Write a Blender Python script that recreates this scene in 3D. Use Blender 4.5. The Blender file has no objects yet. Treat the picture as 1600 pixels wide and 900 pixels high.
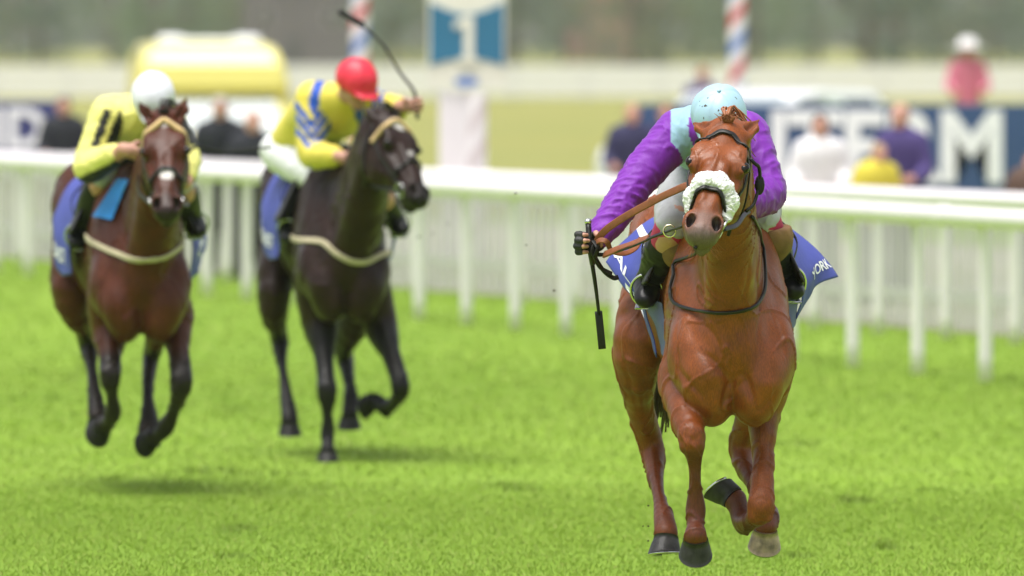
import bpy, math, random
import numpy as np
from mathutils import Vector, Matrix
from mathutils.bvhtree import BVHTree

SC = bpy.context.scene
COL = SC.collection
rnd = random.Random(7)
rng = np.random.default_rng(7)
R = math.radians

# ------------------------------------------------------------------ camera, sky, sun, exposure
LENS = 400.0
F = LENS / 36.0 * 1600.0            # focal length in photo pixels
CAM_H = 2.1
PITCH = math.atan(390.0 / F)
cam = bpy.data.objects.new('camera', bpy.data.cameras.new('camera'))
COL.objects.link(cam)
cam.data.lens = LENS
cam.data.sensor_width = 36.0
cam.data.clip_start = 0.5
cam.data.clip_end = 6000.0
cam.location = (0, 0, CAM_H)
cam.rotation_euler = (math.pi / 2 - PITCH, 0, 0)
cam.data.dof.use_dof = True
cam.data.dof.focus_distance = 40.5
cam.data.dof.aperture_fstop = 4.5
cam.data.dof.aperture_blades = 0
SC.camera = cam

SUN_EL, SUN_AZ = R(75), R(222)       # direction the light comes from: behind the camera, a little to its left
world = bpy.data.worlds.new('World')
SC.world = world
world.use_nodes = True
wn, wl = world.node_tree.nodes, world.node_tree.links
bg = wn['Background']
skyt = wn.new('ShaderNodeTexSky')
skyt.sky_type = 'NISHITA'
skyt.sun_disc = False
skyt.sun_elevation = SUN_EL
skyt.sun_rotation = SUN_AZ
skyt.air_density = 1.0
skyt.dust_density = 3.0
hs = wn.new('ShaderNodeHueSaturation')
hs.inputs['Saturation'].default_value = 0.30
wl.new(skyt.outputs[0], hs.inputs['Color'])
wl.new(hs.outputs[0], bg.inputs['Color'])
bg.inputs['Strength'].default_value = 0.09
sun = bpy.data.objects.new('sun', bpy.data.lights.new('sun', 'SUN'))
COL.objects.link(sun)
sun.data.energy = 2.0
sun.data.angle = R(42)
sun.data.color = (1.0, 0.97, 0.92)
sd = Vector((math.sin(SUN_AZ) * math.cos(SUN_EL), math.cos(SUN_AZ) * math.cos(SUN_EL), math.sin(SUN_EL)))
sun.rotation_euler = sd.to_track_quat('Z', 'Y').to_euler()
sun.location = sd * 60
SC.view_settings.view_transform = 'Standard'
SC.view_settings.look = 'None'
SC.view_settings.gamma = 1.0
SC.view_settings.use_curve_mapping = False
SC.view_settings.exposure = 1.12
SC.cycles.use_denoising = True
SC.cycles.max_bounces = 6
SC.cycles.volume_bounces = 1
SC.cycles.transparent_max_bounces = 8

# ------------------------------------------------------------------ helpers
_cp, _sp = math.cos(PITCH), math.sin(PITCH)

def at(px, py, Y):
    """world point seen at photo pixel (px, py) at distance Y in front of the camera"""
    x, y = (px - 800.0) / F, (450.0 - py) / F
    d = np.array([x, _cp + y * _sp, -_sp + y * _cp])
    k = Y / d[1]
    return np.array([d[0] * k, Y, CAM_H + d[2] * k])

def ground_at(px, py):
    x, y = (px - 800.0) / F, (450.0 - py) / F
    d = np.array([x, _cp + y * _sp, -_sp + y * _cp])
    k = -CAM_H / d[2]
    return np.array([d[0] * k, d[1] * k, 0.0])

def nrm(v):
    v = np.asarray(v, float)
    return v / (np.linalg.norm(v) + 1e-12)

def crom(P, sub):
    """Catmull-Rom through rows of P"""
    P = np.asarray(P, float)
    n = len(P)
    E = np.vstack([2 * P[0] - P[1], P, 2 * P[-1] - P[-2]])
    out = []
    for i in range(n - 1):
        a, b, c, d = E[i], E[i + 1], E[i + 2], E[i + 3]
        for j in range(sub):
            t = j / sub
            out.append(0.5 * (2 * b + (c - a) * t + (2 * a - 5 * b + 4 * c - d) * t * t + (3 * b - a - 3 * c + d) * t ** 3))
    out.append(P[-1])
    return np.array(out)

def vnoise(P, seed=0):
    """value noise in [0,1] at points P (n,3)"""
    P = np.asarray(P, float)
    i = np.floor(P).astype(np.int64)
    f = P - i
    f = f * f * (3 - 2 * f)
    def h(a, b, c):
        n = (a * 374761393 + b * 668265263 + c * 2147483647 + seed * 974711) & 0xffffffff
        n = ((n ^ (n >> 13)) * 1274126177) & 0xffffffff
        n = n ^ (n >> 16)
        return (n & 0xffff) / 65535.0
    r = 0
    for dx in (0, 1):
        for dy in (0, 1):
            for dz in (0, 1):
                w = (f[:, 0] if dx else 1 - f[:, 0]) * (f[:, 1] if dy else 1 - f[:, 1]) * (f[:, 2] if dz else 1 - f[:, 2])
                r = r + w * h(i[:, 0] + dx, i[:, 1] + dy, i[:, 2] + dz)
    return r

def tag(o, label=None, cat=None, group=None, kind=None):
    if label: o['label'] = label
    if cat: o['category'] = cat
    if group: o['group'] = group
    if kind: o['kind'] = kind
    return o

def wloc(o):
    p = Vector(o.location)
    while o.parent is not None:
        o = o.parent
        p = p + Vector(o.location)
    return p

def empty(name, loc, label, cat, group=None):
    o = bpy.data.objects.new(name, None)
    o.empty_display_size = 0.1
    COL.objects.link(o)
    o.location = Vector([float(c) for c in loc])
    return tag(o, label, cat, group)

def mesh_obj(name, V, Fc, mat, parent=None, smooth=True, colors=None, midx=None):
    """one mesh object; V in world coordinates"""
    V = np.asarray(V, np.float64)
    c = (V.min(0) + V.max(0)) / 2
    me = bpy.data.meshes.new(name)
    L = V - c
    if isinstance(Fc, np.ndarray):
        n, m = Fc.shape
        me.vertices.add(len(V)); me.vertices.foreach_set('co', L.astype(np.float32).ravel())
        me.loops.add(n * m); me.loops.foreach_set('vertex_index', Fc.astype(np.int32).ravel())
        me.polygons.add(n)
        me.polygons.foreach_set('loop_start', np.arange(0, n * m, m, dtype=np.int32))
        try:
            me.polygons.foreach_set('loop_total', np.full(n, m, np.int32))
        except Exception:
            pass
        me.update(calc_edges=True)
    else:
        me.from_pydata(L.tolist(), [], Fc)
        me.update()
    mats = mat if isinstance(mat, (list, tuple)) else [mat]
    for m_ in mats:
        me.materials.append(m_)
    if smooth:
        me.polygons.foreach_set('use_smooth', np.ones(len(me.polygons), bool))
    if midx is not None:
        me.polygons.foreach_set('material_index', np.asarray(midx, np.int32))
    if colors is not None:
        ca = me.color_attributes.new('Col', 'FLOAT_COLOR', 'POINT')
        cc = np.ones((len(V), 4), np.float32)
        cc[:, :3] = colors
        ca.data.foreach_set('color', cc.ravel())
    o = bpy.data.objects.new(name, me)
    COL.objects.link(o)
    if parent is not None:
        o.parent = parent
        o.location = Vector(c) - wloc(parent)
    else:
        o.location = Vector(c)
    return o

def copy_obj(o, parent, world_pos):
    c = o.copy()
    COL.objects.link(c)
    c.parent = parent
    c.location = Vector([float(a) for a in world_pos]) - (wloc(parent) if parent is not None else Vector())
    return c

class MB:
    """collects simple shapes into one mesh"""
    def __init__(s):
        s.v, s.f, s.m, s.n = [], [], [], 0
    def add(s, V, Fc, mi=0):
        V = np.asarray(V, float)
        s.v.append(V)
        s.f += [tuple(int(i) + s.n for i in f) for f in Fc]
        s.m += [mi] * len(Fc)
        s.n += len(V)
        return s
    def box(s, c, size, rot=None, mi=0, bev=0.0):
        c = np.asarray(c, float); h = np.asarray(size, float) / 2
        if bev <= 0:
            V = np.array([[x, y, z] for x in (-1, 1) for y in (-1, 1) for z in (-1, 1)]) * h
            Fc = [(0, 1, 3, 2), (4, 6, 7, 5), (0, 4, 5, 1), (2, 3, 7, 6), (0, 2, 6, 4), (1, 5, 7, 3)]
        else:
            b = min(bev, h.min() * 0.9)
            V, idx = [], {}
            for sx in (-1, 1):
                for sy in (-1, 1):
                    for sz in (-1, 1):
                        for ax in range(3):
                            p = np.array([sx, sy, sz]) * (h - b)
                            p[ax] = [sx, sy, sz][ax] * h[ax]
                            idx[(sx, sy, sz, ax)] = len(V); V.append(p)
            V = np.array(V); Fc = []
            for ax in range(3):
                o1, o2 = [a for a in range(3) if a != ax]
                for sg in (-1, 1):
                    q = []
                    for (a, b2) in ((-1, -1), (1, -1), (1, 1), (-1, 1)):
                        k = [0, 0, 0]; k[ax] = sg; k[o1] = a; k[o2] = b2
                        q.append(idx[(*k, ax)])
                    Fc.append(tuple(q))
            for a1, a2 in ((0, 1), (0, 2), (1, 2)):
                a3 = 3 - a1 - a2
                for s1 in (-1, 1):
                    for s2 in (-1, 1):
                        k1 = [0, 0, 0]; k1[a1] = s1; k1[a2] = s2
                        ka = list(k1); ka[a3] = -1; kb = list(k1); kb[a3] = 1
                        Fc.append((idx[(*ka, a1)], idx[(*kb, a1)], idx[(*kb, a2)], idx[(*ka, a2)]))
            for sx in (-1, 1):
                for sy in (-1, 1):
                    for sz in (-1, 1):
                        Fc.append(tuple(idx[(sx, sy, sz, a)] for a in range(3)))
        if rot is not None:
            V = V @ np.asarray(rot, float).T
        return s.add(V + c, Fc, mi)
    def tube(s, P, r, n=10, mi=0, cap=True, flat=None, up=(0, 0, 1)):
        """swept tube; r scalar or per point; flat=(w,t) makes a strap"""
        P = np.asarray(P, float); m = len(P)
        T = np.gradient(P, axis=0)
        rr = np.broadcast_to(np.asarray(r, float), (m,))
        V = []
        ups = np.asarray(up, float)
        if ups.ndim == 1: ups = np.tile(ups, (m, 1))
        prev = None
        for i in range(m):
            t = nrm(T[i])
            u = ups[i] - t * np.dot(ups[i], t)
            if np.linalg.norm(u) < 1e-4:
                u = prev if prev is not None else np.cross(t, [1, 0.3, 0.2])
            u = nrm(u); prev = u
            w = np.cross(t, u)
            for k in range(n):
                a = 2 * math.pi * (k + .5) / n
                if flat is None:
                    V.append(P[i] + rr[i] * (math.cos(a) * u + math.sin(a) * w))
                else:
                    ca, sa = math.cos(a), math.sin(a)
                    e = 0.35
                    V.append(P[i] + rr[i] * (flat[1] * np.sign(ca) * abs(ca) ** e * u + flat[0] * np.sign(sa) * abs(sa) ** e * w))
        Fc = [(i * n + k, i * n + (k + 1) % n, (i + 1) * n + (k + 1) % n, (i + 1) * n + k) for i in range(m - 1) for k in range(n)]
        if cap:
            Fc.append(tuple(range(n - 1, -1, -1)))
            Fc.append(tuple((m - 1) * n + k for k in range(n)))
        return s.add(V, Fc, mi)
    def torus(s, c, ax_u, ax_v, ru, rv, r, n=28, m=8, mi=0):
        c = np.asarray(c, float); u = np.asarray(ax_u, float); v = np.asarray(ax_v, float); w = nrm(np.cross(u, v))
        V = []
        for i in range(n):
            a = 2 * math.pi * i / n
            p = c + ru * math.cos(a) * u + rv * math.sin(a) * v
            o = nrm(math.cos(a) * u + math.sin(a) * v)
            for j in range(m):
                b = 2 * math.pi * j / m
                V.append(p + r * (math.cos(b) * o + math.sin(b) * w))
        Fc = [(i * m + j, ((i + 1) % n) * m + j, ((i + 1) % n) * m + (j + 1) % m, i * m + (j + 1) % m) for i in range(n) for j in range(m)]
        return s.add(V, Fc, mi)
    def ball(s, c, r, n=16, m=10, axes=None, mi=0):
        c = np.asarray(c, float); r = np.broadcast_to(np.asarray(r, float), (3,))
        A = np.eye(3) if axes is None else np.asarray(axes, float)
        V = [c + A.T @ np.array([0, 0, r[2]])]
        for j in range(1, m):
            b = math.pi * j / m
            for i in range(n):
                a = 2 * math.pi * i / n
                V.append(c + A.T @ (r * np.array([math.sin(b) * math.cos(a), math.sin(b) * math.sin(a), math.cos(b)])))
        V.append(c - A.T @ np.array([0, 0, r[2]]))
        Fc = [(0, 1 + i, 1 + (i + 1) % n) for i in range(n)]
        for j in range(m - 2):
            Fc += [(1 + j * n + i, 1 + (j + 1) * n + i, 1 + (j + 1) * n + (i + 1) % n, 1 + j * n + (i + 1) % n) for i in range(n)]
        e = len(V) - 1
        Fc += [(e, 1 + (m - 2) * n + (i + 1) % n, 1 + (m - 2) * n + i) for i in range(n)]
        return s.add(V, Fc, mi)
    def prism(s, poly, d0, d1, axes, mi=0):
        """poly: list of (a,b) in axes[0],axes[1]; extruded from d0 to d1 along axes[2]"""
        A = np.asarray(axes, float); n = len(poly)
        V = [p[0] * A[0] + p[1] * A[1] + d * A[2] for d in (d0, d1) for p in poly]
        Fc = [tuple(range(n - 1, -1, -1)), tuple(range(n, 2 * n))]
        Fc += [(i, (i + 1) % n, n + (i + 1) % n, n + i) for i in range(n)]
        return s.add(V, Fc, mi)
    def lathe(s, c, prof, n=16, mi=0):
        c = np.asarray(c, float)
        V = [c + np.array([r * math.cos(2 * math.pi * k / n), r * math.sin(2 * math.pi * k / n), z]) for r, z in prof for k in range(n)]
        Fc = [(i * n + k, i * n + (k + 1) % n, (i + 1) * n + (k + 1) % n, (i + 1) * n + k) for i in range(len(prof) - 1) for k in range(n)]
        Fc.append(tuple(range(n - 1, -1, -1)))
        Fc.append(tuple((len(prof) - 1) * n + k for k in range(n)))
        return s.add(V, Fc, mi)
    def build(s, name, mat, parent=None, smooth=True):
        return mesh_obj(name, np.vstack(s.v), s.f, mat, parent, smooth, midx=s.m if isinstance(mat, (list, tuple)) else None)

# ------------------------------------------------------------------ implicit surfaces for bodies and cloth
class Sdf:
    def __init__(s):
        s.p = []
    def seg(s, p0, p1, r0, r1, side=(1, 0, 0), k=0.02, cap=None, sub=False):
        p0 = np.asarray(p0, float); p1 = np.asarray(p1, float)
        r0 = (r0, r0) if np.isscalar(r0) else r0
        r1 = (r1, r1) if np.isscalar(r1) else r1
        L = np.linalg.norm(p1 - p0)
        if L < 1e-6:
            p1 = p0 + np.array([0, 1e-3, 1e-4]); L = np.linalg.norm(p1 - p0)
        w = (p1 - p0) / L
        u = np.asarray(side, float); u = u - w * np.dot(u, w)
        if np.linalg.norm(u) < 1e-3:
            u = np.cross(w, [0, .3, 1.])
        u = nrm(u); v = np.cross(w, u)
        c0 = cap if cap else min(r0); c1 = cap if cap else min(r1)
        s.p.append((p0, L, u, v, w, (*r0, c0), (*r1, c1), k, sub, np.minimum(p0, p1), np.maximum(p0, p1)))
    def ell(s, c, r, u=(1, 0, 0), v=(0, 1, 0), k=0.02, sub=False):
        """ellipsoid: radii r along u, v and u x v"""
        c = np.asarray(c, float); u = nrm(u); v = np.asarray(v, float); v = nrm(v - u * np.dot(u, v)); w = np.cross(u, v)
        e = 1e-4
        s.p.append((c, e, u, v, w, (r[0], r[1], r[2]), (r[0], r[1], r[2]), k, sub, c, c))
    def chain(s, P, rad, side=(1, 0, 0), k=0.012, sub=3):
        """smooth tube of elliptical sections through P"""
        P = np.asarray(P, float)
        A = np.array([(r, r) if np.isscalar(r) else r for r in rad], float)
        Q = crom(np.hstack([P, A]), sub)
        for i in range(len(Q) - 1):
            s.seg(Q[i, :3], Q[i + 1, :3], tuple(np.maximum(Q[i, 3:5], .002)), tuple(np.maximum(Q[i + 1, 3:5], .002)), side, k)
    def chain_sub(s, P, r, side, k):
        Q = crom(P, 3)
        for i in range(len(Q) - 1):
            s.seg(Q[i], Q[i + 1], r, r, side, k, sub=True)
    def mesh(s, h, cut=None):
        lo = np.min([p[9] - max(max(p[5]), max(p[6])) for p in s.p if not p[8]], axis=0) - 4 * h
        hi = np.max([p[10] + max(max(p[5]), max(p[6])) for p in s.p if not p[8]], axis=0) + 4 * h
        n = np.ceil((hi - lo) / h).astype(int) + 1
        D = np.full(n, 0.5, np.float32)
        ax = [(lo[i] + h * np.arange(n[i])).astype(np.float32) for i in range(3)]
        for (p0, L, u, v, w, r0, r1, k, sub, bl, bh) in s.p:
            m = max(max(r0), max(r1)) + k + 3 * h
            i0 = np.clip(np.floor((bl - m - lo) / h).astype(int), 0, n)
            i1 = np.clip(np.ceil((bh + m - lo) / h).astype(int) + 1, 0, n)
            if np.any(i1 <= i0): continue
            sl = tuple(slice(i0[j], i1[j]) for j in range(3))
            X = (ax[0][sl[0]] - np.float32(p0[0]))[:, None, None]
            Y = (ax[1][sl[1]] - np.float32(p0[1]))[None, :, None]
            Z = (ax[2][sl[2]] - np.float32(p0[2]))[None, None, :]
            f = np.float32
            su = X * f(w[0]) + Y * f(w[1]) + Z * f(w[2])
            t = np.clip(su / f(L), 0, 1)
            ew = su - t * f(L)
            eu = X * f(u[0]) + Y * f(u[1]) + Z * f(u[2])
            ev = X * f(v[0]) + Y * f(v[1]) + Z * f(v[2])
            a = f(r0[0]) + f(r1[0] - r0[0]) * t
            b = f(r0[1]) + f(r1[1] - r0[1]) * t
            c = f(r0[2]) + f(r1[2] - r0[2]) * t
            eu = eu / a; ev = ev / b; ew = ew / c
            k0 = np.sqrt(eu * eu + ev * ev + ew * ew + f(1e-8))
            eu = eu / a; ev = ev / b; ew = ew / c
            k1 = np.sqrt(eu * eu + ev * ev + ew * ew + f(1e-8))
            d = k0 * (k0 - 1) / k1
            o = D[sl]
            if sub:
                d = -d
                hh = np.maximum(k - np.abs(o - d), 0) / k
                D[sl] = np.maximum(o, d) + hh * hh * k * f(.25)
            else:
                hh = np.maximum(k - np.abs(o - d), 0) / k
                D[sl] = np.minimum(o, d) - hh * hh * k * f(.25)
        if cut is not None:                 # list of (point, outward normal): keep the inner side
            for (cp_, cn) in cut:
                g = ((ax[0] - cp_[0]) * cn[0])[:, None, None] + ((ax[1] - cp_[1]) * cn[1])[None, :, None] + ((ax[2] - cp_[2]) * cn[2])[None, None, :]
                D = np.maximum(D, g.astype(np.float32))
        return surface_nets(D, lo, h)

def surface_nets(D, lo, h):
    S = D < 0
    n = np.array(D.shape)
    any_ = np.zeros(n - 1, bool); all_ = np.ones(n - 1, bool)
    offs = [(i, j, k) for i in (0, 1) for j in (0, 1) for k in (0, 1)]
    for (i, j, k) in offs:
        q = S[i:n[0] - 1 + i, j:n[1] - 1 + j, k:n[2] - 1 + k]
        any_ |= q; all_ &= q
    cells = np.argwhere(any_ & ~all_)
    C = np.stack([D[cells[:, 0] + i, cells[:, 1] + j, cells[:, 2] + k] for (i, j, k) in offs], 1)
    acc = np.zeros((len(cells), 3)); cnt = np.zeros(len(cells))
    O = np.array(offs, float)
    for a in range(8):
        for b in range(a + 1, 8):
            if np.abs(O[a] - O[b]).sum() != 1: continue
            da, db = C[:, a], C[:, b]
            m = (da < 0) != (db < 0)
            t = np.where(m, da / np.where(m, da - db, 1), 0)
            acc += np.where(m[:, None], O[a] + (O[b] - O[a]) * t[:, None], 0)
            cnt += m
    V = (cells + acc / cnt[:, None]) * h + lo
    idx = np.full(n - 1, -1, np.int32)
    idx[cells[:, 0], cells[:, 1], cells[:, 2]] = np.arange(len(cells), dtype=np.int32)
    quads = []
    for axis in range(3):
        sl0 = [slice(1, -1)] * 3; sl1 = [slice(1, -1)] * 3
        sl0[axis] = slice(0, -1); sl1[axis] = slice(1, None)
        A, B = S[tuple(sl0)], S[tuple(sl1)]
        e = np.argwhere(A != B)
        ins = A[e[:, 0], e[:, 1], e[:, 2]]
        off = np.ones(3, int); off[axis] = 0
        e = e + off
        o1, o2 = (axis + 1) % 3, (axis + 2) % 3
        d1 = np.zeros(3, int); d1[o1] = 1
        d2 = np.zeros(3, int); d2[o2] = 1
        q = [idx[tuple((e - x).T)] for x in (d1 * 0, d1, d1 + d2, d2)]
        q = np.stack(q, 1)
        q[~ins] = q[~ins][:, ::-1]
        quads.append(q)
    Q = np.vstack(quads)
    Q = Q[(Q >= 0).all(1)]
    return V, Q

def vnormals(V, Q):
    nn = np.cross(V[Q[:, 2]] - V[Q[:, 0]], V[Q[:, 3]] - V[Q[:, 1]])
    N = np.zeros_like(V)
    for j in range(4):
        for a in range(3):
            N[:, a] += np.bincount(Q[:, j], nn[:, a], len(V))
    return N / (np.linalg.norm(N, axis=1, keepdims=True) + 1e-12)

def segdist(V, p0, p1):
    p0 = np.asarray(p0, float); d = np.asarray(p1, float) - p0
    t = np.clip(((V - p0) @ d) / (d @ d), 0, 1)
    return np.linalg.norm(V - p0 - t[:, None] * d, axis=1), t

def sstep(x, a, b):
    t = np.clip((x - a) / (b - a), 0, 1)
    return t * t * (3 - 2 * t)

# ------------------------------------------------------------------ materials
def pmat(name, col, rough=0.6, metal=0.0, var=0.12, nscale=6.0, bump=0.0, bscale=60.0, attr=False, sheen=0.0, spec=0.5, coat=0.0, aniso=None):
    m = bpy.data.materials.new(name)
    m.use_nodes = True
    n, l = m.node_tree.nodes, m.node_tree.links
    b = n['Principled BSDF']
    b.inputs['Roughness'].default_value = rough
    b.inputs['Metallic'].default_value = metal
    b.inputs['Specular IOR Level'].default_value = spec
    b.inputs['Sheen Weight'].default_value = sheen
    b.inputs['Coat Weight'].default_value = coat
    tc = n.new('ShaderNodeTexCoord')
    nz = n.new('ShaderNodeTexNoise')
    nz.inputs['Scale'].default_value = nscale
    nz.inputs['Detail'].default_value = 5
    l.new(tc.outputs['Object'], nz.inputs['Vector'])
    mr = n.new('ShaderNodeMapRange')
    mr.inputs['From Min'].default_value = 0.25
    mr.inputs['From Max'].default_value = 0.75
    mr.inputs['To Min'].default_value = 1 - var
    mr.inputs['To Max'].default_value = 1 + var
    l.new(nz.outputs['Fac'], mr.inputs['Value'])
    mx = n.new('ShaderNodeVectorMath'); mx.operation = 'SCALE'
    if attr:
        at_ = n.new('ShaderNodeAttribute'); at_.attribute_name = 'Col'
        l.new(at_.outputs['Color'], mx.inputs[0])
    else:
        mx.inputs[0].default_value = col[:3]
    l.new(mr.outputs[0], mx.inputs['Scale'])
    l.new(mx.outputs[0], b.inputs['Base Color'])
    if bump > 0:
        nb = n.new('ShaderNodeTexNoise')
        nb.inputs['Scale'].default_value = bscale
        nb.inputs['Detail'].default_value = 4
        if aniso:
            mp = n.new('ShaderNodeMapping')
            mp.inputs['Scale'].default_value = aniso
            l.new(tc.outputs['Object'], mp.inputs['Vector'])
            l.new(mp.outputs[0], nb.inputs['Vector'])
        else:
            l.new(tc.outputs['Object'], nb.inputs['Vector'])
        bp = n.new('ShaderNodeBump')
        bp.inputs['Strength'].default_value = bump
        bp.inputs['Distance'].default_value = 0.01
        l.new(nb.outputs['Fac'], bp.inputs['Height'])
        l.new(bp.outputs[0], b.inputs['Normal'])
    return m

M = {}
M['coat'] = pmat('horse_coat', (1, 1, 1), 0.40, var=0.24, nscale=11, bump=0.16, bscale=120, attr=True, sheen=0.0, spec=0.20, aniso=(1.6, 1.6, .5))
M['silk'] = pmat('racing_silk', (1, 1, 1), 0.55, var=0.06, nscale=4, bump=0.30, bscale=38, attr=True, spec=0.28, sheen=.1, aniso=(1.4, 1, .6))
M['skin'] = pmat('skin', (.52, .27, .2), 0.5, var=0.08, nscale=20, bump=.05, bscale=150)
M['eye'] = pmat('dark_eye', (.008, .005, .004), 0.16, var=0, spec=.32)
M['eye_white'] = pmat('eye_white', (.7, .68, .64), 0.15, var=0)
M['hoof_dark'] = pmat('dark_horn', (.032, .030, .030), 0.45, spec=.3, var=.6, nscale=30, bump=.25, bscale=60, aniso=(1, 1, .3))
M['hoof_black'] = pmat('black_horn', (.016, .015, .014), 0.5, var=.4, nscale=30, spec=.25)
M['hoof_pale'] = pmat('striped_horn', (.34, .25, .16), 0.42, var=.65, nscale=28, bump=.2, bscale=70)
M['steel'] = pmat('steel', (.62, .62, .62), 0.22, metal=1.0, var=.1, nscale=40)
M['brass'] = pmat('brass_ring', (.72, .62, .42), 0.25, metal=1.0, var=.1)
M['black_leather'] = pmat('black_leather', (.011, .010, .009), 0.38, spec=.3, var=.25, nscale=30, bump=.12, bscale=200)
M['brown_leather'] = pmat('brown_rubber_rein', (.24, .075, .028), 0.55, var=.2, nscale=40, bump=.3, bscale=260)
M['tan_leather'] = pmat('tan_suede', (.19, .10, .038), 0.8, var=.45, nscale=13, bump=.2, bscale=90)
M['black_boot'] = pmat('black_boot', (.010, .010, .012), 0.38, spec=.25, var=.2, nscale=10, bump=.08, bscale=50)
M['fleece'] = pmat('white_fleece', (.82, .81, .82), 0.95, var=.10, nscale=50, bump=.5, bscale=200, sheen=.3)
M['cream_fleece'] = pmat('cream_fleece', (.62, .43, .2), 0.95, var=.15, nscale=50, bump=.5, bscale=160, sheen=.3)
M['cream_web'] = pmat('cream_webbing', (.46, .40, .27), 0.85, var=.15, nscale=30, bump=.2, bscale=200)
M['breeches'] = pmat('white_breeches', (.72, .72, .74), 0.6, var=.06, nscale=8, bump=.35, bscale=22)
M['magenta'] = pmat('magenta_cloth', (.42, .012, .09), 0.6, var=.1, bump=.2, bscale=40)
M['blue_cloth'] = pmat('royal_blue_cloth', (.05, .066, .34), 0.62, var=.12, nscale=6, bump=.18, bscale=40)
M['pale_cloth'] = pmat('lavender_lining', (.12, .13, .31), 0.65, var=.1, bump=.2, bscale=40)
M['cyan_cloth'] = pmat('sky_blue_cloth', (.02, .26, .72), 0.6, var=.1)
M['white_print'] = pmat('white_print', (.78, .78, .80), 0.6, var=.03)
M['glove'] = pmat('black_glove', (.014, .014, .015), 0.6, var=.2, bump=.2, bscale=120)
M['hair_red'] = pmat('chestnut_hair', (.30, .10, .035), 0.5, var=.3, nscale=60)
M['hair_tail'] = pmat('dark_tail_hair', (.045, .018, .010), 0.5, var=.3, nscale=60)
M['hair_black'] = pmat('black_hair', (.012, .010, .009), 0.5, var=.3, nscale=60)
M['white_paint'] = pmat('white_plastic', (.82, .77, .80), 0.45, var=.05, nscale=3, bump=.03, bscale=30)
M['white_wood'] = pmat('white_painted_wood', (.52, .505, .50), 0.6, var=.10, nscale=5, bump=.1, bscale=40)
M['dark_red'] = pmat('red_cloth', (.35, .02, .03), .7)
M['navy_board'] = pmat('navy_board', (.024, .062, .165), 0.5, var=.08, nscale=2)
M['purple_board'] = pmat('indigo_board', (.035, .04, .155), 0.5, var=.08, nscale=2)
M['teal_board'] = pmat('teal_board', (.022, .15, .27), 0.5, var=.08, nscale=2)
M['cream_paint'] = pmat('cream_paint', (.74, .72, .62), 0.55, var=.06)
M['red_paint'] = pmat('red_paint', (.55, .06, .08), 0.5, var=.1)
M['blue_paint'] = pmat('blue_paint', (.09, .18, .5), 0.5, var=.1)
M['pink_paint'] = pmat('faded_pink_paint', (.64, .56, .58), 0.55, var=.06)
M['yellow_paint'] = pmat('yellow_vehicle_paint', (.80, .72, .20), 0.3, var=.04, coat=.5)
M['white_vehicle'] = pmat('white_vehicle_paint', (.76, .77, .78), 0.3, var=.03, coat=.5)
M['grey_vehicle'] = pmat('pale_grey_vehicle_paint', (.46, .47, .48), 0.45, var=.05)
M['glass'] = pmat('windscreen_glass', (.30, .35, .37), 0.08, var=.05, spec=.8)  # pale base colour stands in for reflections on the glass
M['dark_glass'] = pmat('tinted_window_glass', (.02, .022, .025), 0.08, var=.05, spec=.8)
M['rubber'] = pmat('tyre_rubber', (.02, .02, .02), .8)
M['lamp'] = pmat('lamp_lens', (.7, .7, .7), .15, var=.05)
M['blue_lamp'] = pmat('blue_lamp_lens', (.05, .1, .5), .15, var=.05)
M['grey_plastic'] = pmat('grey_plastic', (.07, .07, .075), .6)
M['soil'] = pmat('soil', (.05, .032, .018), .9, var=.4, nscale=60)
M['bark'] = pmat('bark', (.10, .075, .05), .9, var=.4, nscale=8, bump=.5, bscale=20)
M['slate_wall'] = pmat('slate_wall', (.13, .115, .125), .8, var=.12, nscale=.6)
M['slate_roof'] = pmat('slate_roof', (.09, .085, .095), .7, var=.2, nscale=1.5)
M['brick_wall'] = pmat('pink_brick_wall', (.34, .17, .14), .85, var=.2, nscale=2)
M['roof_tile'] = pmat('clay_roof', (.30, .14, .10), .8, var=.2, nscale=2)

def leaf_mat(name, c1, c2):
    m = bpy.data.materials.new(name); m.use_nodes = True
    n, l = m.node_tree.nodes, m.node_tree.links
    n.clear()
    out = n.new('ShaderNodeOutputMaterial')
    at_ = n.new('ShaderNodeAttribute'); at_.attribute_name = 'Col'
    oi = n.new('ShaderNodeObjectInfo')
    ramp = n.new('ShaderNodeMixRGB'); ramp.inputs[1].default_value = (*c1, 1); ramp.inputs[2].default_value = (*c2, 1)
    l.new(at_.outputs['Fac'], ramp.inputs[0])
    df = n.new('ShaderNodeBsdfDiffuse'); tr = n.new('ShaderNodeBsdfTranslucent')
    mx = n.new('ShaderNodeMixShader'); mx.inputs[0].default_value = .3
    for s_ in (df, tr): l.new(ramp.outputs[0], s_.inputs['Color'])
    l.new(df.outputs[0], mx.inputs[1]); l.new(tr.outputs[0], mx.inputs[2])
    l.new(mx.outputs[0], out.inputs[0])
    return m
M['leaf_a'] = leaf_mat('leaves_mid_green', (.14, .21, .11), (.21, .28, .16))  # greens of these leaf materials paled, haze partly put into their colour
M['leaf_b'] = leaf_mat('leaves_dark_green', (.11, .165, .115), (.165, .225, .16))
M['leaf_c'] = leaf_mat('leaves_olive', (.14, .17, .09), (.20, .23, .13))

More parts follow.
